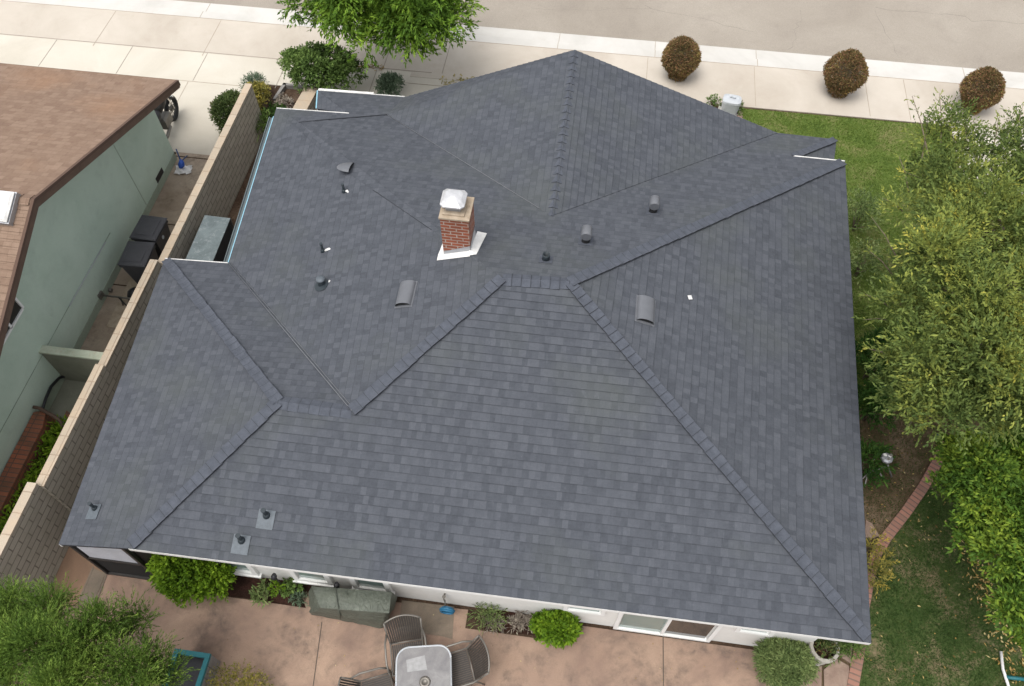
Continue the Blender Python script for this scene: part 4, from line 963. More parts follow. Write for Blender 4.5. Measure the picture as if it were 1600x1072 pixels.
# pipe rail across the passage with a prop
a = hit(156,461,NP); b2 = g(208,466,a.z); L = MB()
GO = Vector(((a.x-9.45)/2, a.y, 0)); gt = thing('pipe_gate', 'thin grey pipe bar and prop spanning the passage at the green wall', 'gate', GO)
L.tube([a, Vector((-9.42, a.y+.0, a.z))], .022, 8); L.build('bar', M['alu'], gt, GO)
L = MB(); L.tube([Vector((a.x+.45,a.y,a.z)), Vector((-9.5,a.y-.85,.4))], .016, 6); L.build('brace', M['darkmetal'], gt, GO)
L = MB(); L.tube([Vector((a.x+.5,a.y,a.z)), Vector((a.x+.5,a.y-.05,.0))], .022, 8); L.build('post', M['alu'], gt, GO)
L = MB(); L.box((a.x+.02, a.y, a.z), (.06,.16,.14)); L.build('bracket', M['alu'], gt, GO); L = MB(); L.tube([Vector((a.x,a.y+.3,a.z-.2)), Vector((a.x+.08,a.y+.3,a.z-.2))], .05, 10); L.build('bracket', M['alu'], gt, GO)
# raised brick planter and thick pipe
PO = (-10.95, 5.5, 0)
pl = thing('brick_planter', 'long red brick planter ledge against the green wall', 'planter', PO)
mb = MB(); P = [(-11.06,1.0),(-10.74,1.0),(-10.72,6.35),(-10.82,6.75),(-11.06,6.65)]; mb.prism(P, -.05, .46); mb.build('ledge', M['brick_old'], pl, PO)
mb = MB(); P = [(-10.14,1.0),(-9.98,1.0),(-10.04,6.1),(-10.22,6.72),(-10.5,6.86),(-10.5,6.72),(-10.32,6.6),(-10.2,6.1)]; mb.prism(P, -.05, .30); mb.build('kerb_brick', M['brick_old'], pl, PO)
mb = MB(); mb.prism([(-10.74,1.0),(-10.14,1.0),(-10.2,6.5),(-10.7,6.6)], -.05, .18); mb.build('soil', M['soil_dark'], pl, PO)
n = 700; P = np.stack([rng.uniform(-10.62,-10.22,n), rng.uniform(1.5,6.6,n), rng.uniform(.17,.30,n)], 1); D = unit(n); D[:,2] = np.abs(D[:,2])+.5
lp, ld, ix = twig_leaves(P, D/np.linalg.norm(D,axis=1)[:,None], .2, 6); 
o = leaf_mesh('succulent_row', lp, ld, .13, .035, rng.uniform(.3,1,len(lp)), M['leaf_bright'], off=(-10.4,4,.15)); tag(o, 'row of green leafy plants growing in the long brick planter', 'plants')
path = [hit(64,638,NP)+Vector((.05,0,0)), ]
pz = .06
pts = [g(66,640,.5), g(72,622,.45), g(80,604,.35), g(92,591,.2), g(107,586,pz), g(124,588,pz), g(142,593,pz), g(160,597,pz)]
tag(MB().tube(pts, .032, 8).build('drain_hose', M['blackpl'], off=g(86,590)), 'thick black hose bending over the greenish slab below the cross wall', 'hose')
pts = [g(52,636,.55), g(62,638,.52), g(76,646,.50), g(84,650,.48), g(92,656,.42), g(97,664,.36), g(98,676,.3)]
tag(MB().tube(pts, .038, 8).build('pipe_elbow', M['brown_wood'], off=g(76,646)), 'brown elbow pipe lying over the end of the brick planter', 'pipe')

# motorcycle parked at the neighbour's front corner
mp = g(262,205,.6); MO = Vector((mp.x-.36, 15.42, 0))
mt = thing('motorcycle', 'dark motorcycle parked beside the green house front corner, half hidden by the wall', 'motorcycle', MO, .06)
def at_(x, y, z): return (x, y, z)
for y in (-.72, .72):
    mb = MB(); n = 22; R_ = .30; r_ = .065
    vs = [((r_*math.cos(q))*1.0, y+(R_+r_*math.sin(q))*math.cos(t), .37+(R_+r_*math.sin(q))*math.sin(t)) for t in [2*PI*k/n for k in range(n)] for q in [2*PI*j/8 for j in range(8)]]
    mb.add(vs, [(k*8+j, k*8+(j+1)%8, ((k+1)%n)*8+(j+1)%8, ((k+1)%n)*8+j) for k in range(n) for j in range(8)], 0, smooth=True)
    w_ = mb.build('wheel', M['tyre'], mt)
    m = MB(); m.tube([(-.05,y,.37),(.05,y,.37)], .06, 10)
    for k in range(6): t = PI*k/6; m.tube([(0,y+.25*math.cos(t),.37+.25*math.sin(t)),(0,y-.25*math.cos(t),.37-.25*math.sin(t))], .010, 5)
    m.build('rim', M['alu'], w_)
mb = MB(); mb.tube([(0,-.95,.75),(0,-.6,.80),(0,-.1,.78),(0,.2,.88)], [.08,.13,.12,.06], 12); mb.build('seat', M['blackpl'], mt)
mb = MB(); mb.tube([(0,.02,.80),(0,.2,.92),(0,.42,.93),(0,.56,.84)], [.09,.16,.15,.06], 14); mb.build('fuel_tank', M['darkmetal'], mt)
mb = MB(); mb.box((0,.15,.45), (.30,.42,.36), bev=.05); mb.tube([(.14,.1,.3),(.17,-.3,.28),(.17,-.85,.38)], .045, 10); mb.build('engine', M['alu'], mt)
mb = MB(); mb.tube([(-.38,.42,1.05),(-.15,.55,1.08),(.15,.55,1.08),(.38,.42,1.05)], .018, 8); mb.tube([(.08,.55,1.05),(.08,.73,.37)], .025, 8); mb.tube([(-.08,.55,1.05),(-.08,.73,.37)], .025, 8); mb.build('handlebar', M['chrome'], mt)
mb = MB(); vs = []
for i in range(5):
    for k in range(7):
        t = PI*(k/6-.5); vs.append((.20*math.sin(t)*(1-.12*i), .62+.10*math.cos(t)-.05*i, .85+.10*i))
mb.add(vs, [(i*7+k, i*7+k+1, (i+1)*7+k+1, (i+1)*7+k) for i in range(4) for k in range(6)], smooth=True); mb.build('windscreen', M['glass'], mt)
mb = MB(); mb.tube([(0,-1.0,.62),(0,-.75,.74),(0,-.45,.68)], [.05,.10,.05], 8); mb.box((.0,-.9,.55), (.36,.28,.26), bev=.05); mb.build('rear_fender', M['blackpl'], mt)

# mop / broom and rag by the corner
q = g(286,262); so = thing('broom', 'bright blue broom head lying at the foot of the green house corner', 'broom', (q.x,q.y,0), .3)
mb = MB(); mb.tube([(-.05,-.02,.03),(-.01,.0,.10),(.0,.06,.14),(-.03,.16,.13)], [.05,.085,.07,.03], 10); mb.build('head', M['blue_bright'], so)
mb = MB(); mb.tube([(-.03,.14,.13),(-.10,.40,.30)], .018, 8); mb.tube([(.02,.14,.13),(.10,.38,.05)], .015, 8); mb.build('handle', M['blue'], so)
mb = MB(); n = 9; vs = []
for i in range(n):
    for j in range(n):
        x = (i/(n-1)-.5)*.42; y = (j/(n-1)-.5)*.30; vs.append((x+random.uniform(-.03,.03), y+random.uniform(-.03,.03), .035+.045*math.sin(i*1.7+j)*random.uniform(.3,1)))
mb.add(vs, [(i*n+j, (i+1)*n+j, (i+1)*n+j+1, i*n+j+1) for i in range(n-1) for j in range(n-1)], smooth=True)
o = mb.build('rag', M['bag']); o.location = (q.x+.06,q.y-.10,0); o.rotation_euler = (0,0,.2); tag(o, 'crumpled white rag on the pavement under the blue broom head', 'rag')

# metal topped cabinet between block wall and house
SO = Vector((-8.55, 10.9, 0))
cb = thing('metal_cabinet', 'long utility cabinet with a weathered grey sheet metal top between block wall and roof', 'cabinet', SO)
T = [g(*p, 1.25) for p in ((320,336),(360,341),(331,412),(289,407))]
cx_ = sum(p.x for p in T)/4; cy_ = sum(p.y for p in T)/4
T[2] += (T[2]-T[1])*.35; T[3] += (T[3]-T[0])*.35
mb = MB(); mb.sheet(T, .025); mb.build('top', M['weathered'], cb, SO)
mb = MB(); I = [Vector((cx_+(p.x-cx_)*.90, cy_+(p.y-cy_)*.94, 1.222)) for p in T]; mb.sheet(I, 1.2); mb.build('body', M['pipe'], cb, SO)
for i in (1,2,0,3):
    m = MB(); p = T[i]; p = Vector((cx_+(p.x-cx_)*.97, cy_+(p.y-cy_)*.97, 0)); m.tube([p, p+Vector((0,0,1.22))], .022, 6); m.build('leg', M['darkmetal'], cb, SO)
m = MB(); p = T[1].lerp(T[2],.55); m.tube([Vector((p.x+.01,p.y,.95)), Vector((p.x+.05,p.y-.05,.6)), Vector((p.x+.04,p.y-.25,.1))], .012, 6); m.build('cable', M['blackpl'], cb, SO)
ps_ = g(383,300); mb = MB()

# ================================================================ FRONT PLANTING
bp = g(352,210,0)
bush('clipped_shrub', 'tall clipped shrub of green and russet leaves behind the block wall end', 'shrub', g(372,206,0), (.36,.50,.55), 46, .2, 5200, .09, 5, .06,.028, M['leaf_hedge'], up=.2)
bush('yellow_shrub', 'yellow and green shrub strip growing along the end of the block wall', 'shrub', g(408,182,0)+Vector((-.12,0,0)), (.26,.75,.38), 22, .15, 1600, .12, 5, .07,.03, M['leaf_yellow'])
bush('spiky_plant', 'small grey green spiky plant at the corner of the front planting bed', 'plant', g(403,152,0), (.26,.26,.28), 16, .11, 500, .16, 5, .10,.016, M['leaf_grey'], up=.8)
bush('white_flower_plant', 'little white topped plant beside the pale planter wall', 'plant', g(449,172,0)+Vector((-.05,.05,0)), (.2,.2,.16), 10, .09, 160, .08, 5, .06,.035, M['leaf_pale'], up=.6)
bush('low_plant', 'dark olive low plants in the soil beside the front left roof corner', 'plant', g(428,190,0), (.40,.45,.16), 14, .12, 300, .10, 5, .07,.022, M['leaf_deep'], up=.5)
bush('strappy_plant', 'green strappy plant squeezed between the block wall and the roof edge', 'plant', g(411,208,0)+Vector((.03,0,0)), (.22,.35,.22), 12, .1, 220, .22, 4, .16,.022, M['leaf_bush'], up=.9)
bush('large_shrub', 'large glossy dark green shrub beside the front driveway, left of the street tree', 'shrub', g(512,142,0), (.92,.55,.58), 40, .28, 4200, .14, 6, .085,.042, M['leaf_bush'], up=.4, rough=.3)
bush('round_shrub', 'small round grey green shrub with russet lower leaves just above the roof edge', 'shrub', g(612,150,0), (.38,.32,.27), 24, .14, 1600, .10, 5, .06,.026, M['leaf_grey'])
n = 60; P = np.array([list(g(690+rng.uniform(-4,48), 136-rng.uniform(-3,16), .03)) for _ in range(n)])
lp, ld, ix = twig_leaves(P, unit(n)*[1,1,.1], .12, 6, spread=.5); lp[:,2] = np.abs(lp[:,2])+.02
tag(leaf_mesh('fallen_twig', lp, ld, .07, .02, rng.uniform(.5,1,len(lp)), M['leaf_yellow'], off=g(715,128)), 'scatter of yellow green twigs on the pavement beyond the roof', 'twigs', kind='stuff')
n = 260; P = np.array([list(g(x := rng.uniform(492,600), 99+(x-492)*.06+rng.normal(0,2), .01)) for _ in range(n)])
tag(leaf_mesh('leaf_litter', P, unit(n)*[1,1,.1], .07, .03, rng.uniform(0,.6,n), M['litter'], off=g(540,103)), 'brown leaf litter along the pavement joint behind the large shrub', 'leaf litter', kind='stuff')

tp = g(600,30,0)
tree('street_tree', 'full bright green street tree overhanging the kerb at the top of the picture', 'tree', (-6.4,21.0,0), g(604,-22,2.9), (2.0,1.65,1.4), 74, .55, 14000, .28, 8, .125,.046, M['leaf_street'], r0=.13, low=-.6, up=-.1, curve=-.3, spread=.6,
     extra=[(*g(455,6,2.6), .30), (*g(478,14,2.4), .28), (*g(700,40,2.6), .4), (*g(665,58,2.0), .28), (*g(545,30,2.2), .4), (*g(600,50,2.2), .4), (*g(640,55,2.4),.4), (*g(725,10,2.6), .35)])
def topiary(px, py, lab, r):
    b = g(px, py, 0); t = thing('ball_topiary', lab, 'topiary', b, 0, 'ball topiaries along the pavement')
    c = b+Vector((0,0,.30+r*.8)); n = 6500; d = unit(n); d[:,2] = np.where(d[:,2] < -.85, -d[:,2], d[:,2])
    lump = 1+.05*np.sin(d[:,0]*5+px)*np.sin(d[:,1]*4.3+py)+.04*np.sin(d[:,2]*7+px); P = np.array(c)+d*(r*lump*rng.uniform(.82, 1.0, n))[:,None]; D = d+unit(n)*.7
    n2 = 900; th = rng.uniform(0, 2*PI, n2); zz = rng.uniform(0.02, .35, n2); P2 = np.stack([b.x+np.cos(th)*r*.40, b.y+np.sin(th)*r*.40, zz], 1); D2 = np.stack([np.cos(th), np.sin(th), np.full(n2,.4)], 1)+unit(n2)*.6
    lp, ld, ix = twig_leaves(np.vstack([P,P2]), np.vstack([D,D2])/np.linalg.norm(np.vstack([D,D2]),axis=1)[:,None], .06, 3)
    leaf_mesh('foliage', lp, ld, .055, .022, rng.uniform(0,1,len(lp)), M['leaf_topiary'], t, off=b, flat=.3)
    mb = MB(); mb.tube([b, b+Vector((0,0,.35)), c], [.05,.045,.03], 8); mb.build('trunk', M['bark'], t, b)
    core = MB(); core.lathe([(.001,-r*.8),(r*.5,-r*.5),(r*.70,0),(r*.5,r*.5),(.001,r*.70)], c, 16); core.build('branchwork', M['bark'], t, b)
topiary(1058,120,'round red brown ball topiary nearest the roof peak, leftmost of the three', .49)
topiary(1308,145,'round red brown ball topiary between the two others on the pavement', .53)
topiary(1516,170,'round olive brown ball topiary partly behind the olive tree branches', .50)
# utility pedestal
b = g(1138,177,0); b = Vector((b.x,b.y,0)); up_ = thing('garden_post_box', 'weathered light grey rounded box just beyond the right roof edge by the lawn corner', 'utility box', b, -.12)
mb = MB(); n = 16
def so_(k, r, e=.55): t = 2*PI*k/n; c_1, s_1 = math.cos(t), math.sin(t); return (r[0]*math.copysign(abs(c_1)**e, c_1), r[1]*math.copysign(abs(s_1)**e, s_1))
rings = [((.20,.15),0),((.24,.18),.25),((.25,.19),.42),((.26,.20),.44),((.25,.19),.50),((.17,.12),.53)]
vs = [(*so_(k, r), z) for r, z in rings for k in range(n)]; mb.add(vs, [(i*n+k, i*n+(k+1)%n, (i+1)*n+(k+1)%n, (i+1)*n+k) for i in range(5) for k in range(n)]+[tuple(5*n+k for k in range(n))]); mb.build('body', M['lightgrey'], up_)
m = MB(); m.tube([(-.07,.0,.53),(-.03,.03,.56),(.03,-.02,.56),(.08,.02,.53)], .02, 6); m.build('top_ridge', M['lightgrey'], up_)
m = MB(); m.prism(rect(-.3,.3,-.34,.22), -.02, .03); m.build('base_slab', M['curb'], up_)
bush('low_plant', 'tuft of green leaves left of the light grey box', 'plant', g(1113,163,0), (.2,.14,.10), 6, .08, 90, .08, 5, .05,.025, M['leaf_bush'])
bush('low_plant', 'tuft of green leaves right of the light grey box', 'plant', g(1152,173,0), (.12,.2,.10), 6, .07, 90, .08, 5, .05,.025, M['leaf_bush'])
for i, (x, y, lb) in enumerate(((1155,178,'upper'),(1155.5,183,'middle'),(1157,188,'lower'))):
    q = g(x, y, 0); mb = MB(); mb.lathe([(.05,0),(.075,.03),(.05,.06),(.001,.065)], (0,0,0), 9, sx=1.2); o = mb.build('edging_stone', M['flag']); o.location = q; tag(o, lb+' of the three small pinkish stones at the lawn corner by the roof', 'stone', 'stones at the lawn corner')

# ================================================================ GRASS
def inpoly(x, y, P):
    ins = np.zeros(len(x), bool); n = len(P)
    for i in range(n):
        x1, y1 = P[i]; x2, y2 = P[(i+1) % n]
        c = ((y1 > y) != (y2 > y)) & (x < (x2-x1)*(y-y1)/(y2-y1+1e-12)+x1); ins ^= c
    return ins
def fbm(x, y, s, seed=0):
    r_ = np.random.default_rng(seed); v = np.zeros(len(x))
    for k in range(5):
        a, b, c = r_.uniform(-1,1,3); f = s*1.7**k
        for _ in range(3):
            th, ph = r_.uniform(0, 2*PI, 2); v += np.sin((x*math.cos(th)+y*math.sin(th))*f+ph)/(1.5**k)
    return v/4
def grass(name, poly, n, L, mat, lab, bare=-.9, seed=1, bright=None):
    xs = [p[0] for p in poly]; ys = [p[1] for p in poly]; x = rng.uniform(min(xs), max(xs), n); y = rng.uniform(min(ys), max(ys), n)
    k = inpoly(x, y, poly); x = x[k]; y = y[k]; f = fbm(x, y, 1.6, seed); k = f > bare+rng.normal(0,.18,len(x)); x = x[k]; y = y[k]; f = f[k]
    m = len(x); D = unit(m)*.55; D[:,2] = rng.uniform(.5, 1, m); P = np.stack([x, y, np.full(m,-.012)], 1)
    tone = .42+rng.normal(0,.17,m)+.10*f
    if bright is not None: tone += bright(x, y)
    o = leaf_mesh(name, P, D, L, .011, tone, mat, off=(np.mean(xs), np.mean(ys), 0), flat=.2)
    tag(o, lab, 'grass', kind='stuff')
grass('lawn_grass', LF, 150000, .055, M['grass'], 'short bright green grass of the front lawn', -1.25, 3, lambda x, y: .35*np.clip((y-17.6)/1.0,0,1)*np.clip(fbm(x,y,2.5,9)+.3,0,1)+.1*(np.clip((13-y)/3,0,1)))
grass('lawn_grass', LB, 120000, .06, M['grass_dk'], 'short dark green grass of the back lawn with bare patches', -.58, 5)
SY = [(5.1,5.2),(5.3,13.5),(9.3,9.8),(7.9,8.9),(6.2,6.0)]
grass('sparse_grass', SY, 60000, .05, M['grass_dk'], 'sparse weeds and grass on the dirt beside the right eave', -.35, 8)
def scatter(name, boxpx, n, mat, lab, L=.07, seed=0):
    P = []
    while len(P) < n:
        x = random.uniform(boxpx[0], boxpx[2]); y = random.uniform(boxpx[1], boxpx[3]); P.append(list(g(x, y, .02)))
    P = np.array(P); tag(leaf_mesh(name, P, unit(n)*[1,1,.15], L, L*.42, rng.uniform(.1,1,n), mat, off=tuple(P.mean(0)*[1,1,0])), lab, 'fallen leaves', kind='stuff')
scatter('fallen_leaves', (1350,600,1480,860), 170, M['litter'], 'fallen leaves scattered on the dirt left of the brick edging', .055)
def strip_leaves(pts, n, sig, lab):
    P = []
    for _ in range(n):
        i = random.randrange(len(pts)-1); t = random.random(); x = pts[i][0]*(1-t)+pts[i+1][0]*t+random.gauss(0,sig); y = pts[i][1]*(1-t)+pts[i+1][1]*t+random.gauss(0,sig); P.append(list(g(x, y, .035)))
    P = np.array(P); tag(leaf_mesh('fallen_leaves', P, unit(n)*[1,1,.15], .075, .03, rng.uniform(.1,1,n), M['litter'], off=tuple(P.mean(0)*[1,1,0])), lab, 'fallen leaves', kind='stuff')
strip_leaves([(1500,820),(1530,890),(1545,940),(1575,1000),(1590,1060)], 420, 12, 'fallen yellow leaves along the foot of the bright green hedge')
scatter('fallen_leaves', (330,950,1180,1072), 45, M['litter'], 'few tiny dry leaves scattered over the stained patio concrete', .035)
scatter('fallen_leaves', (1350,820,1560,1072), 50, M['litter'], 'few pale fallen leaves on the back lawn')

# ================================================================ RIGHT SIDE TREES
def pk(px, py, z, r): v = g(px, py, z); return (v.x, v.y, v.z, r)
tree_l = [pk(1480,230,4.2,.5), pk(1500,300,4.6,.7), pk(1445,310,4.0,.40), pk(1580,260,4.4,.6), pk(1455,360,4.6,.6), pk(1530,380,5.2,.8), pk(1425,425,4.2,.42), pk(1470,450,5.2,.75), pk(1560,470,5.4,.8),
          pk(1415,500,4.5,.42), pk(1450,540,5.0,.7), pk(1530,560,5.4,.8), pk(1410,575,4.2,.36), pk(1440,620,4.4,.55), pk(1500,640,4.8,.65), pk(1580,640,5.0,.7), pk(1590,380,5.0,.6), pk(1420,635,3.8,.25), pk(1590,560,5.2,.7), pk(1385,470,3.8,.16), pk(1440,270,3.6,.3), pk(1475,185,3.8,.18), pk(1505,190,3.8,.18), pk(1590,205,3.9,.30), pk(1560,235,4.0,.3), pk(1520,330,5.0,.6), pk(1600,300,4.6,.6), pk(1475,610,4.6,.5), pk(1540,660,4.6,.5), pk(1400,600,3.9,.35), pk(1650,350,5,1.0), pk(1650,500,5,1.0)]
OB = Vector((9.1,10.2,0)); t = thing('olive_tree', 'big airy yellow green tree spreading over the right side yard and front lawn', 'tree', OB)
tree_m = sublobes(tree_l, 9, .36); P, D, ix = lobe_twigs(tree_m, 12500, .45); lp, ld, idx = twig_leaves(P, D, rng.uniform(.2,.45,len(P)), 10, curve=-.12, spread=.75)
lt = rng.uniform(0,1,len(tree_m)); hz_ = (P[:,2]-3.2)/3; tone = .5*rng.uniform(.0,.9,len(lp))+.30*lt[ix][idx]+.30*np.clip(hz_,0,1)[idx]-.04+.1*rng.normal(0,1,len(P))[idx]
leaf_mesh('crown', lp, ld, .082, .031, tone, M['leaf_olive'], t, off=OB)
# long thin shoots poking out of the crown
sh = [((1450,240),(1425,150),4.4),((1470,230),(1468,145),4.4),((1500,240),(1512,190),4.4),((1580,230),(1598,165),4.3),((1550,240),(1560,185),4.2),((1420,300),(1405,245),4.0),((1400,400),(1362,340),4.0),((1395,430),(1358,392),4.0),((1410,330),(1380,310),3.9),((1390,480),(1352,460),3.8),((1385,500),(1350,500),3.6),((1395,560),(1358,545),3.6),((1430,640),(1385,640),3.4),((1430,650),(1418,668),3.2),((1450,290),(1412,268),4.0),((1530,250),(1540,200),4.2),((1480,215),(1490,160),4.2),((1440,250),(1450,180),4.2)]
P = []; D = []; T_ = []; br = MB()
for (p0, p1, z) in sh:
    A = g(*p0, z); B = g(*p1, z+.25); br = MB(); br.tube([A, A.lerp(B,.5)+Vector((0,0,.05)), B], [.014,.009,.004], 5); br.build('shoot_stem', M['bark'], t, OB)
    for k in range(16):
        q = A.lerp(B, k/15*.97+.02); d = (B-A).normalized(); sd_ = Vector((random.gauss(0,1), random.gauss(0,1), random.gauss(0,.6))).normalized()
        P.append(list(q)); D.append(list((d*.6+sd_*.8).normalized())); T_.append(random.random())
P = np.array(P); D = np.array(D); lp, ld, idx = twig_leaves(P, D, .16, 6, spread=.6)
leaf_mesh('outer_shoots', lp, ld, .075, .025, .35+.5*np.array(T_)[idx], M['leaf_olive'], t, off=OB)
limbs(OB, (9.1,10.2,2.4), [l[:3] for l in tree_l], .16).build('trunk', M['bark'], t, OB)
# darker tree inside the crown, on the far right
tree('dark_green_tree', 'dark green leafy tree rising at the right frame edge among the olive branches', 'tree', (11.6,13.6,0), (11.3,13.4,2.9), (1.3,1.5,1.3), 26, .45, 2400, .3, 8, .10,.04, M['leaf_deep'], r0=.1, up=.3)
tree('understorey_shrub', 'deep green shrub in the shade beneath the big airy tree', 'shrub', (8.6,10.4,0), (8.7,10.6,1.5), (1.2,1.7,.9), 30, .42, 2600, .28, 8, .10,.038, M['leaf_deep'], r0=.06, up=.2)
hl = [pk(1500,720,2.4,.42), pk(1560,720,2.6,.5), pk(1490,760,2.2,.25), pk(1530,790,2.5,.45), pk(1590,800,2.8,.6), pk(1520,840,2.3,.35), pk(1570,880,2.6,.5), pk(1545,820,2.4,.4), pk(1590,940,2.6,.42), pk(1570,930,2.2,.3), pk(1600,700,2.6,.5), pk(1610,980,2.2,.35), pk(1480,705,2.0,.22), pk(1530,740,2.7,.5), pk(1640,850,3,.8), pk(1560,770,2.8,.45)]
HB = Vector((9.0,6.9,0)); t = thing('broadleaf_hedge_tree', 'dense glossy bright green tree overhanging the back lawn at the right edge', 'tree', HB)
hm = sublobes(hl, 8, .38); P, D, ix = lobe_twigs(hm, 8500, .55); lp, ld, idx = twig_leaves(P, D, .22, 9, spread=.85); lt = rng.uniform(0,1,len(hm))
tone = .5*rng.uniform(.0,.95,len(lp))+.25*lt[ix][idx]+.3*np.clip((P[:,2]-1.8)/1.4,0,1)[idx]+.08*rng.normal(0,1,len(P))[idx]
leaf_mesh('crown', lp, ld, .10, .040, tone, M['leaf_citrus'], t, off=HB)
limbs(HB, (9.0,6.9,1.2), [l[:3] for l in hl], .09).build('trunk', M['bark'], t, HB)
# shrubs along the right eave
def fern(px, py, r, lab, n=240, z=0, mat='leaf_deep', L=.13, w=.035):
    bush('eave_shrub', lab, 'shrub', g(px, py, z), r, 14, .18, n, .24, 7, L, w, M[mat], 'shrubs along the right eave', up=.5, zc=r[2])
fern(1332,360,(.22,.55,.5),'thin pale leaved shrub along the right eave, farthest towards the street', 200, mat='leaf_round', L=.08)
fern(1336,430,(.22,.5,.4),'small shrub along the right eave level with the middle of the front lawn', 160, mat='leaf_round', L=.08)
fern(1350,590,(.36,.5,.5),'long leaved dark green shrub along the right eave beside the airy tree', 320, L=.17)
fern(1350,655,(.28,.36,.4),'dark green shrub along the right eave above the metal garden lamp', 260)
fern(1346,740,(.18,.3,.3),'green shrub along the right eave right beside the metal garden lamp', 220)
bush('yellow_green_plant', 'loose yellow green plant where the brick edging meets the right eave', 'plant', g(1362,880,0)+Vector((-.1,-.1,0)), (.26,.5,.25), 12, .14, 200, .2, 6, .10,.022, M['leaf_yellow'], up=.6)

# metal garden lamp with bare arms
b = g(1393,745,0); LO = Vector((b.x,b.y,0)); gl = thing('garden_lamp', 'bright metal garden lamp head on a stake with thin grey arms, right of the roof', 'garden lamp', LO)
h = Vector(g(1386,716,.85)); mb = MB(); mb.tube([LO, Vector((h.x,h.y,.80))], .018, 8); mb.build('stake', M['wood_grey'], gl, LO)
mb = MB(); mb.lathe([(.07,0),(.115,.02),(.115,.07),(.08,.10)], h+Vector((0,0,-.05)), 8, smooth=False); hd = mb.build('lamp_head', M['galv'], gl, LO)
for k, (dx, dy) in enumerate(((-.05,.04),(.055,.045),(.005,-.045))):
    m = MB(); m.box((h.x+dx, h.y+dy, h.z+.055), (.07,.055,.02), rz=k*.9, bev=.006); m.build('reflector', M['chrome'] if k else M['flash_white'], hd, LO)
for (p, q2, z) in (((1383,729),(1356,740),.6),((1356,740),(1348,748),.5),((1356,740),(1352,756),.5),((1370,715),(1360,722),.6),((1372,734),(1378,745),.5)):
    m = MB(); m.tube([g(*p, z), g(*q2, z)], [.016,.012], 6); m.build('arm', M['wood_grey'], gl, LO)
# blue pole and white pipe
A = g(1464,678,.5); B = g(1489,697,.55); q = g(1476,690,0)
tag(MB().tube([A, B, B+Vector((.25,-.15,-.1))], .022, 8).build('blue_pole', M['blue'], off=q), 'slim blue pole lying at the top end of the brick edging', 'pole')
tag(MB().tube([g(1564,1018,.06), g(1567,1045,.05), g(1577,1076,.05)], .026, 8).build('white_pipe', M['flash_white'], off=g(1567,1045)), 'white plastic pipe on the ground at the bottom right of the back lawn', 'pipe')
tag(MB().tube([g(1572,1058,.05), g(1605,1062,.05)], .035, 8).build('green_pipe', M['teal'], off=g(1585,1060)), 'short dark green pipe beside the white pipe at the bottom right corner', 'pipe')

# ================================================================ PATIO THINGS
# green grill cover
q = g(550,955,0); GO = Vector((-3.35,3.75,0))
gr = thing('covered_grill', 'long barbecue grill under a faded green cover against the white rear wall', 'covered grill', GO)
T = [g(487,916,.95), g(612,925,.95), g(608,958,.95), g(500,950,.95)]
B0 = [g(490,935,.0), g(618,940,.0), g(600,984,.0), g(490,962,.0)]
mid = [g(482,925,.55), g(622,932,.55), g(604,972,.55), g(484,956,.55)]
mb = MB(); nx, ny = 14, 6
def bil(Q, s, t): return (Q[0].lerp(Q[1], s)).lerp(Q[3].lerp(Q[2], s), t)
def ringpts(Q, n1, n2):
    out = [bil(Q, i/n1, 0) for i in range(n1)]+[bil(Q, 1, j/n2) for j in range(n2)]+[bil(Q, 1-i/n1, 1) for i in range(n1)]+[bil(Q, 0, 1-j/n2) for j in range(n2)]
    return out
rings = []
for lv in range(7):
    f = lv/6
    Q = [B0[k].lerp(mid[k], min(1, f*2)).lerp(T[k], max(0, f*2-1)) for k in range(4)]
    R_ = ringpts(Q, nx, ny); c = sum(R_, Vector())/len(R_)
    for k, p in enumerate(R_):
        w = (.03+.03*math.sin(k*1.3+lv*.2))*(1-f)*math.sin(k*2.1); rr = 1+w; 
        z = p.z+(-.0 if lv else .03+.05*abs(math.sin(k*.45)))
        R_[k] = Vector((c.x+(p.x-c.x)*rr, c.y+(p.y-c.y)*rr, z))
    rings.append(R_)
m = len(rings[0]); vs = [p for R_ in rings for p in R_]
mb.add(vs, [(i*m+k, i*m+(k+1)%m, (i+1)*m+(k+1)%m, (i+1)*m+k) for i in range(6) for k in range(m)], 0, smooth=True)
gv = []
for j in range(ny+1):
    for i in range(nx+1):
        p = bil(T, i/nx, j/ny); edge_ = min(i, nx-i, j, ny-j); bump_ = .03*math.sin(PI*j/ny)+(.012*math.sin(i*2.4+j*1.1)+random.uniform(-.006,.006))*(edge_ > 0)
        if 4 < i < 5.5: bump_ += .03
        gv.append(p+Vector((0,0,bump_ if edge_ else 0)))
mb.add(gv, [(j*(nx+1)+i, j*(nx+1)+i+1, (j+1)*(nx+1)+i+1, (j+1)*(nx+1)+i) for j in range(ny) for i in range(nx)], 0, smooth=True)
mb.build('cover', M['tarp'], gr, GO)
mb = MB(); A = bil(T, .30, .02)+Vector((0,0,.05)); B = bil(T, .27, .98)+Vector((0,0,.05)); mb.tube([A, A.lerp(B,.5)+Vector((0,0,.03)), B, B+Vector((-.03,-.05,-.5))], .012, 5); mb.build('seam', M['tarp'], gr, GO)
for k in (2,3):
    p = B0[k]; m_ = MB(); m_.lathe([(.035,0),(.035,.06)], (p.x+(.1 if k == 3 else -.1), p.y+.06, 0), 10); m_.build('castor', M['blackpl'], gr, GO)
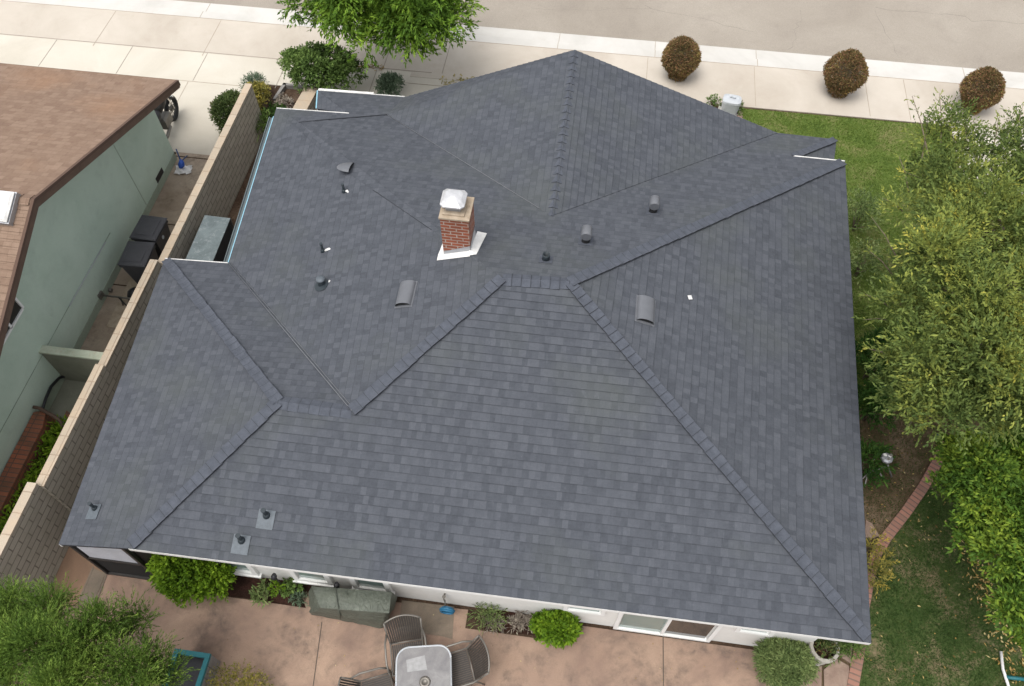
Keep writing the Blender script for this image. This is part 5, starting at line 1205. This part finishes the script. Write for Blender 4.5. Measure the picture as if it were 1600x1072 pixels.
# hose reel on the wall
q = g(705,955,0); hr = thing('garden_hose', 'small coil of dark blue hose hanging under a tap on the white rear wall', 'hose', (q.x,WY,0))
mb = MB(); c = wx(706,952); c = Vector((c.x, WY-.22, .34)); n = 20
for rr, dz in ((.13,0),(.10,.02),(.115,-.02),(.085,.0)):
    mb.tube([c+Vector((math.cos(2*PI*k/n)*rr, dz*1.5, math.sin(2*PI*k/n)*rr*.9)) for k in range(n+1)], .02, 6)
mb.build('coil', M['hose_blue'], hr, (q.x,WY,0))
mb = MB(); A = wx(699,944); mb.tube([Vector((A.x,WY,.62)), Vector((A.x,WY-.10,.62)), Vector((A.x+.02,WY-.12,.55))], .016, 8); mb.lathe([(.035,0),(.035,.012)], (A.x,WY-.07,.645), 10); mb.tube([Vector((A.x+.02,WY-.12,.55)), Vector((A.x+.03,WY-.18,.40))], .014, 6); mb.build('tap', M['alu'], hr, (q.x,WY,0))
# stake lights against the wall
for (px, py, lb) in ((437,893,'black stake light in front of the rear wall, left of the covered grill'),(534,908,'black stake light in front of the rear wall, behind the covered grill')):
    q = wx(px, py); x = q.x; t = thing('stake_light', lb, 'garden light', (x, WY-.16, 0), 0, 'stake lights along the rear wall'); h_ = max(.75, q.z)
    mb = MB(); mb.tube([(0,0,0),(.015,0,h_*.5),(0,0,h_)], .013, 6); mb.build('stake', M['blackpl'], t)
    mb = MB(); mb.tube([(0,.03,h_+.07),(0,0,h_+.03),(0,-.05,h_-.01)], [.03,.055,.045], 12); mb.build('lamp_head', M['blackpl'], t)
# shrubs and plants at the rear wall
bush('bright_shrub', 'big bright lime green shrub between the dark enclosure and the first window', 'shrub', g(308,914,0)+Vector((.08,.12,0)), (.68,.34,.62), 46, .2, 2900, .16, 7, .07,.040, M['leaf_bright'], up=.45, zc=.62, low=-.5)
bush('bed_plant', 'grey green leafy plant in the bed beside the first window', 'plant', g(416,932,0), (.15,.12,.10), 8, .07, 90, .11, 5, .10,.03, M['leaf_round'], up=.6)
bush('bed_plant', 'upright light green plant in front of the left stake light', 'plant', g(437,926,0), (.07,.06,.22), 8, .05, 50, .09, 5, .06,.022, M['leaf_bright'], up=.7)
bush('bed_plant', 'dark rounded leaf plant just left of the covered grill', 'plant', g(457,920,0)+Vector((0,.05,0)), (.14,.12,.14), 8, .08, 110, .10, 5, .07,.04, M['leaf_bush'], up=.4)
bush('bed_plant', 'pale blue green ground plant in the red mulch at the grill end', 'plant', g(474,936,0), (.14,.08,.06), 6, .05, 60, .10, 5, .08,.02, M['leaf_grey'], up=.5)
bush('bed_plant', 'yellow green spiky plant at the left end of the small patio bed', 'plant', g(766,962,0), (.18,.14,.13), 9, .08, 110, .20, 5, .13,.016, M['leaf_round'], up=.7)
bush('bed_plant', 'pale silvery plant at the front left of the small patio bed', 'plant', g(772,977,0), (.17,.08,.06), 7, .05, 110, .10, 5, .08,.012, M['leaf_pale'], up=.6)
bush('bed_plant', 'dry pinkish grey plant in the middle of the small patio bed', 'plant', g(812,975,0), (.17,.12,.09), 8, .06, 110, .14, 5, .09,.02, M['leaf_pale'], up=.6)
bush('leafy_shrub', 'rounded leafy green shrub at the right end of the small patio bed', 'shrub', g(868,985,0), (.30,.24,.27), 34, .12, 1100, .11, 5, .09,.05, M['leaf_bright'], up=.5)
bush('ball_shrub', 'large clipped grey green ball shrub at the bottom right of the patio', 'shrub', g(1216,1048,0)+Vector((0,.02,0)), (.46,.42,.46), 70, .10, 4600, .10, 5, .085,.017, M['leaf_round'], up=.25, clump=.1, rough=.03)
# urn
q = g(1268,1036,0); ur = thing('concrete_urn', 'ribbed grey concrete urn planter under the right rear corner of the roof', 'urn', (q.x,q.y+.1,0))
mb = MB(); mb.lathe([(.17,0),(.19,.06),(.175,.09),(.20,.22),(.185,.24),(.215,.36),(.20,.38),(.23,.52),(.215,.54),(.25,.66),(.235,.69),(.265,.74),(.255,.78),(.20,.78),(.19,.68),(.001,.68)], (0,0,0), 14, smooth=False); mb.build('bowl', M['urn'], ur)
mb = MB(); mb.lathe([(.205,.0),(.001,.03)], (0,0,.69), 14); mb.build('soil', M['soil_dark'], ur)
bush('bed_plant', 'small green and brown plant growing in the concrete urn', 'plant', (q.x+.02,q.y+.12,.70), (.15,.13,.10), 7, .07, 90, .10, 5, .07,.025, M['leaf_hedge'], up=.5)
bush('ground_plant', 'green strappy ground plants between the concrete urn and the flagstones', 'plant', g(1300,1012,0)+Vector((.05,.05,0)), (.40,.22,.12), 14, .09, 260, .18, 5, .12,.02, M['leaf_bush'], up=.6)
# dining set
def patio_chair(label):
    t = thing('patio_chair', label, 'chair', (0,0,0), 0, 'slatted patio chairs around the table')
    # seat plane z .42, front towards +Y (table), back at -Y
    def slats(n, f, w, name, mat):
        mb = MB()
        for k in range(n):
            s = (k+.5)/n-.5; pts = f(s); a = Vector((1,0,0))*w*1.12
            vs = []
            for p in pts: vs += [p-a, p+a]
            up = Vector((0,0,.006)); m_ = len(vs); vs2 = vs+[v-up for v in vs]
            fs = [(2*i, 2*i+1, 2*i+3, 2*i+2) for i in range(len(pts)-1)]+[(m_+2*i+2, m_+2*i+3, m_+2*i+1, m_+2*i) for i in range(len(pts)-1)]
            mb.add(vs2, fs)
        return mb.build(name, mat, t)
    slats(15, lambda s: [Vector((s*.50, .24, .42)), Vector((s*.50, 0, .40)), Vector((s*.50, -.22, .41))], .0125, 'seat', M['strap'])
    def backf(s):
        cur = .07*(1-(2*s)**2); return [Vector((s*.50, -.24-cur*.3, .43)), Vector((s*.54, -.36-cur, .68)), Vector((s*.57, -.46-cur, .95-.06*(2*s)**2))]
    slats(15, backf, .0135, 'backrest', M['strap'])
    mb = MB()
    for sx in (-1,1):
        mb.tube([(sx*.27,.26,.42),(sx*.27,0,.40),(sx*.265,-.24,.43),(sx*.29,-.36,.68),(sx*.30,-.47,.89)], .014, 8)
    top = [(s*.60, -.47-.07*(1-(2*s)**2), .95-.06*(2*s)**2) for s in [i/12-.5 for i in range(13)]]; mb.tube(top, .015, 8)
    mb.tube([(-.27,.26,.42),(.27,.26,.42)], .014, 8); mb.tube([(-.265,-.24,.43),(.265,-.24,.43)], .012, 8)
    mb.build('frame', M['alu'], t)
    for sx in (-1,1):
        m_ = MB(); m_.tube([(sx*.29,-.36,.66),(sx*.33,-.2,.67),(sx*.33,.12,.66),(sx*.31,.24,.60)], .017, 8); m_.build('armrest', M['alu'], t)
        m_ = MB(); m_.tube([(sx*.31,.24,.60),(sx*.30,.27,.3),(sx*.29,.29,0)], .014, 8); m_.build('leg', M['alu'], t)
        m_ = MB(); m_.tube([(sx*.27,-.22,.42),(sx*.28,-.32,.2),(sx*.29,-.38,0)], .014, 8); m_.build('leg', M['alu'], t)
    return t
tc_ = g(662,1058,.72)
ch0 = patio_chair('slatted patio chair between the covered grill and the table, its back to the wall')
q = g(640,1022,.42)
ch0.location = (q.x-.02, q.y-.05, 0); ch0.rotation_euler = (0,0,PI+.30)
ch0.scale = (1.07,1.07,1.04)
q = g(712,1045,.42); dup(ch0, (q.x+.02, q.y, 0), PI/2+.42, 'slatted patio chair on the right of the table, seen from above with its seat empty')
q = g(590,1085,.42); dup(ch0, (q.x, q.y, 0), -PI/2+.40, 'slatted patio chair on the left of the table, cut off by the bottom edge')
tb = thing('patio_table', 'grey topped rounded patio table with an umbrella ring at its centre', 'table', (tc_.x, tc_.y, 0), .20)
def rrect(a, b, r, n=6):
    out = []
    for (cx, cy, t0) in ((a-r,b-r,0),(-a+r,b-r,PI/2),(-a+r,-b+r,PI),(a-r,-b+r,1.5*PI)):
        for k in range(n+1): t = t0+PI/2*k/n; out.append((cx+r*math.cos(t), cy+r*math.sin(t)))
    return out
oy = -.22
mb = MB(); mb.prism([(x, y+oy) for x, y in rrect(.46,.72,.22)], .70, .712); mb.build('table_top', M['tabletop'], tb)
mb = MB(); rp = [(x, y+oy, .708) for x, y in rrect(.47,.73,.22)]; mb.tube(rp+[rp[0]], .016, 8); mb.build('rim', M['lightgrey'], tb)
mb = MB(); mb.lathe([(.10,0),(.09,.02),(.05,.03),(.045,.012),(.001,.012)], (.02,-.08,.712), 18); mb.build('umbrella_ring', M['alu'], tb)
mb = MB(); mb.add([(-.30,.30,.7145),(.02,.36,.7145),(.06,.12,.7145),(-.28,.10,.7145)], [(0,1,2,3)]); mb.build('pale_panel', mat_plain('pale_grey', (.27,.27,.27), .25, var=.2, scale=14), tb)  # paler grey quad laid over the table top
for sx in (-1,1):
    for sy in (-1,1):
        m_ = MB(); m_.tube([(sx*.38,sy*.6+oy,.70),(sx*.40,sy*.62+oy,0)], .02, 8); m_.build('leg', M['alu'], tb)
# teal planter box with grey side and the yellow flowering shrub
A = g(309,1018,.6); B = g(327,1021,.6); 
TO = Vector((A.x-.45, A.y-.7, 0)); tx = thing('teal_planter_box', 'dark box with a teal painted rim and a grey board side, under the feathery tree', 'planter box', TO)
x0, x1, y1, yb = A.x-.42, B.x+.02, B.y, B.y-1.6
mb = MB(); mb.prism(rect(x0,x1,y1-.08,y1), .52, .6); mb.prism(rect(x0,x0+.08,yb,y1-.08), .52, .6); mb.prism(rect(x1-.08,x1,yb,y1-.08), .52, .6); mb.prism(rect(x0+.08,x1-.08,yb,yb+.08), .52, .6); mb.build('rim', M['teal'], tx, TO)
mb = MB(); mb.prism(rect(x0+.02,x1-.02,yb+.02,y1-.02), 0, .42); mb.build('box', M['blackpl'], tx, TO)
mb = MB(); 
for k in range(8): mb.box((x1-.008, y1-.1-k*.19, .26), (.02,.18,.52))
mb.build('side_board', M['wood_grey'], tx, TO)
bush('yellow_flower_shrub', 'twiggy shrub with small yellow flowers at the bottom edge beside the teal box', 'shrub', g(385,1078,0), (.40,.26,.32), 18, .15, 520, .16, 6, .05,.02, M['leaf_yellow'], up=.6, zc=.3)
fl_ = [pk(30,960,2.6,.30), pk(80,965,2.7,.32), pk(140,1000,2.9,.38), pk(60,1030,3.0,.5), pk(190,985,2.5,.26), pk(215,965,2.3,.20), pk(170,1050,2.9,.42), pk(250,1035,2.4,.26), pk(110,1080,3.1,.5), pk(10,1060,2.9,.4), pk(260,1060,2.3,.22), pk(220,1080,2.7,.38), pk(20,945,2.4,.24), pk(100,945,2.4,.18), pk(0,1000,2.8,.4), pk(120,1040,3.1,.4)]
FO = Vector((-8.0,2.2,0)); t = thing('feathery_tree', 'feathery fine leaved green tree filling the bottom left corner', 'tree', FO)
fm_ = sublobes(fl_, 7, .4); P, D, ix = lobe_twigs(fm_, 10500, .6); lp, ld, idx = twig_leaves(P, D, rng.uniform(.18,.36,len(P)), 12, curve=-.1, spread=.5); lt = rng.uniform(0,1,len(fm_))
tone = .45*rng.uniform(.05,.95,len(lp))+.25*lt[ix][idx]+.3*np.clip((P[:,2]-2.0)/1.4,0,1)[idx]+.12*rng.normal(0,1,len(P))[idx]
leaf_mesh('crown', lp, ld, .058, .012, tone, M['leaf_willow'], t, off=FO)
limbs(FO, (-8.1,2.1,1.4), [l[:3] for l in fl_], .08).build('trunk', M['bark'], t, FO)
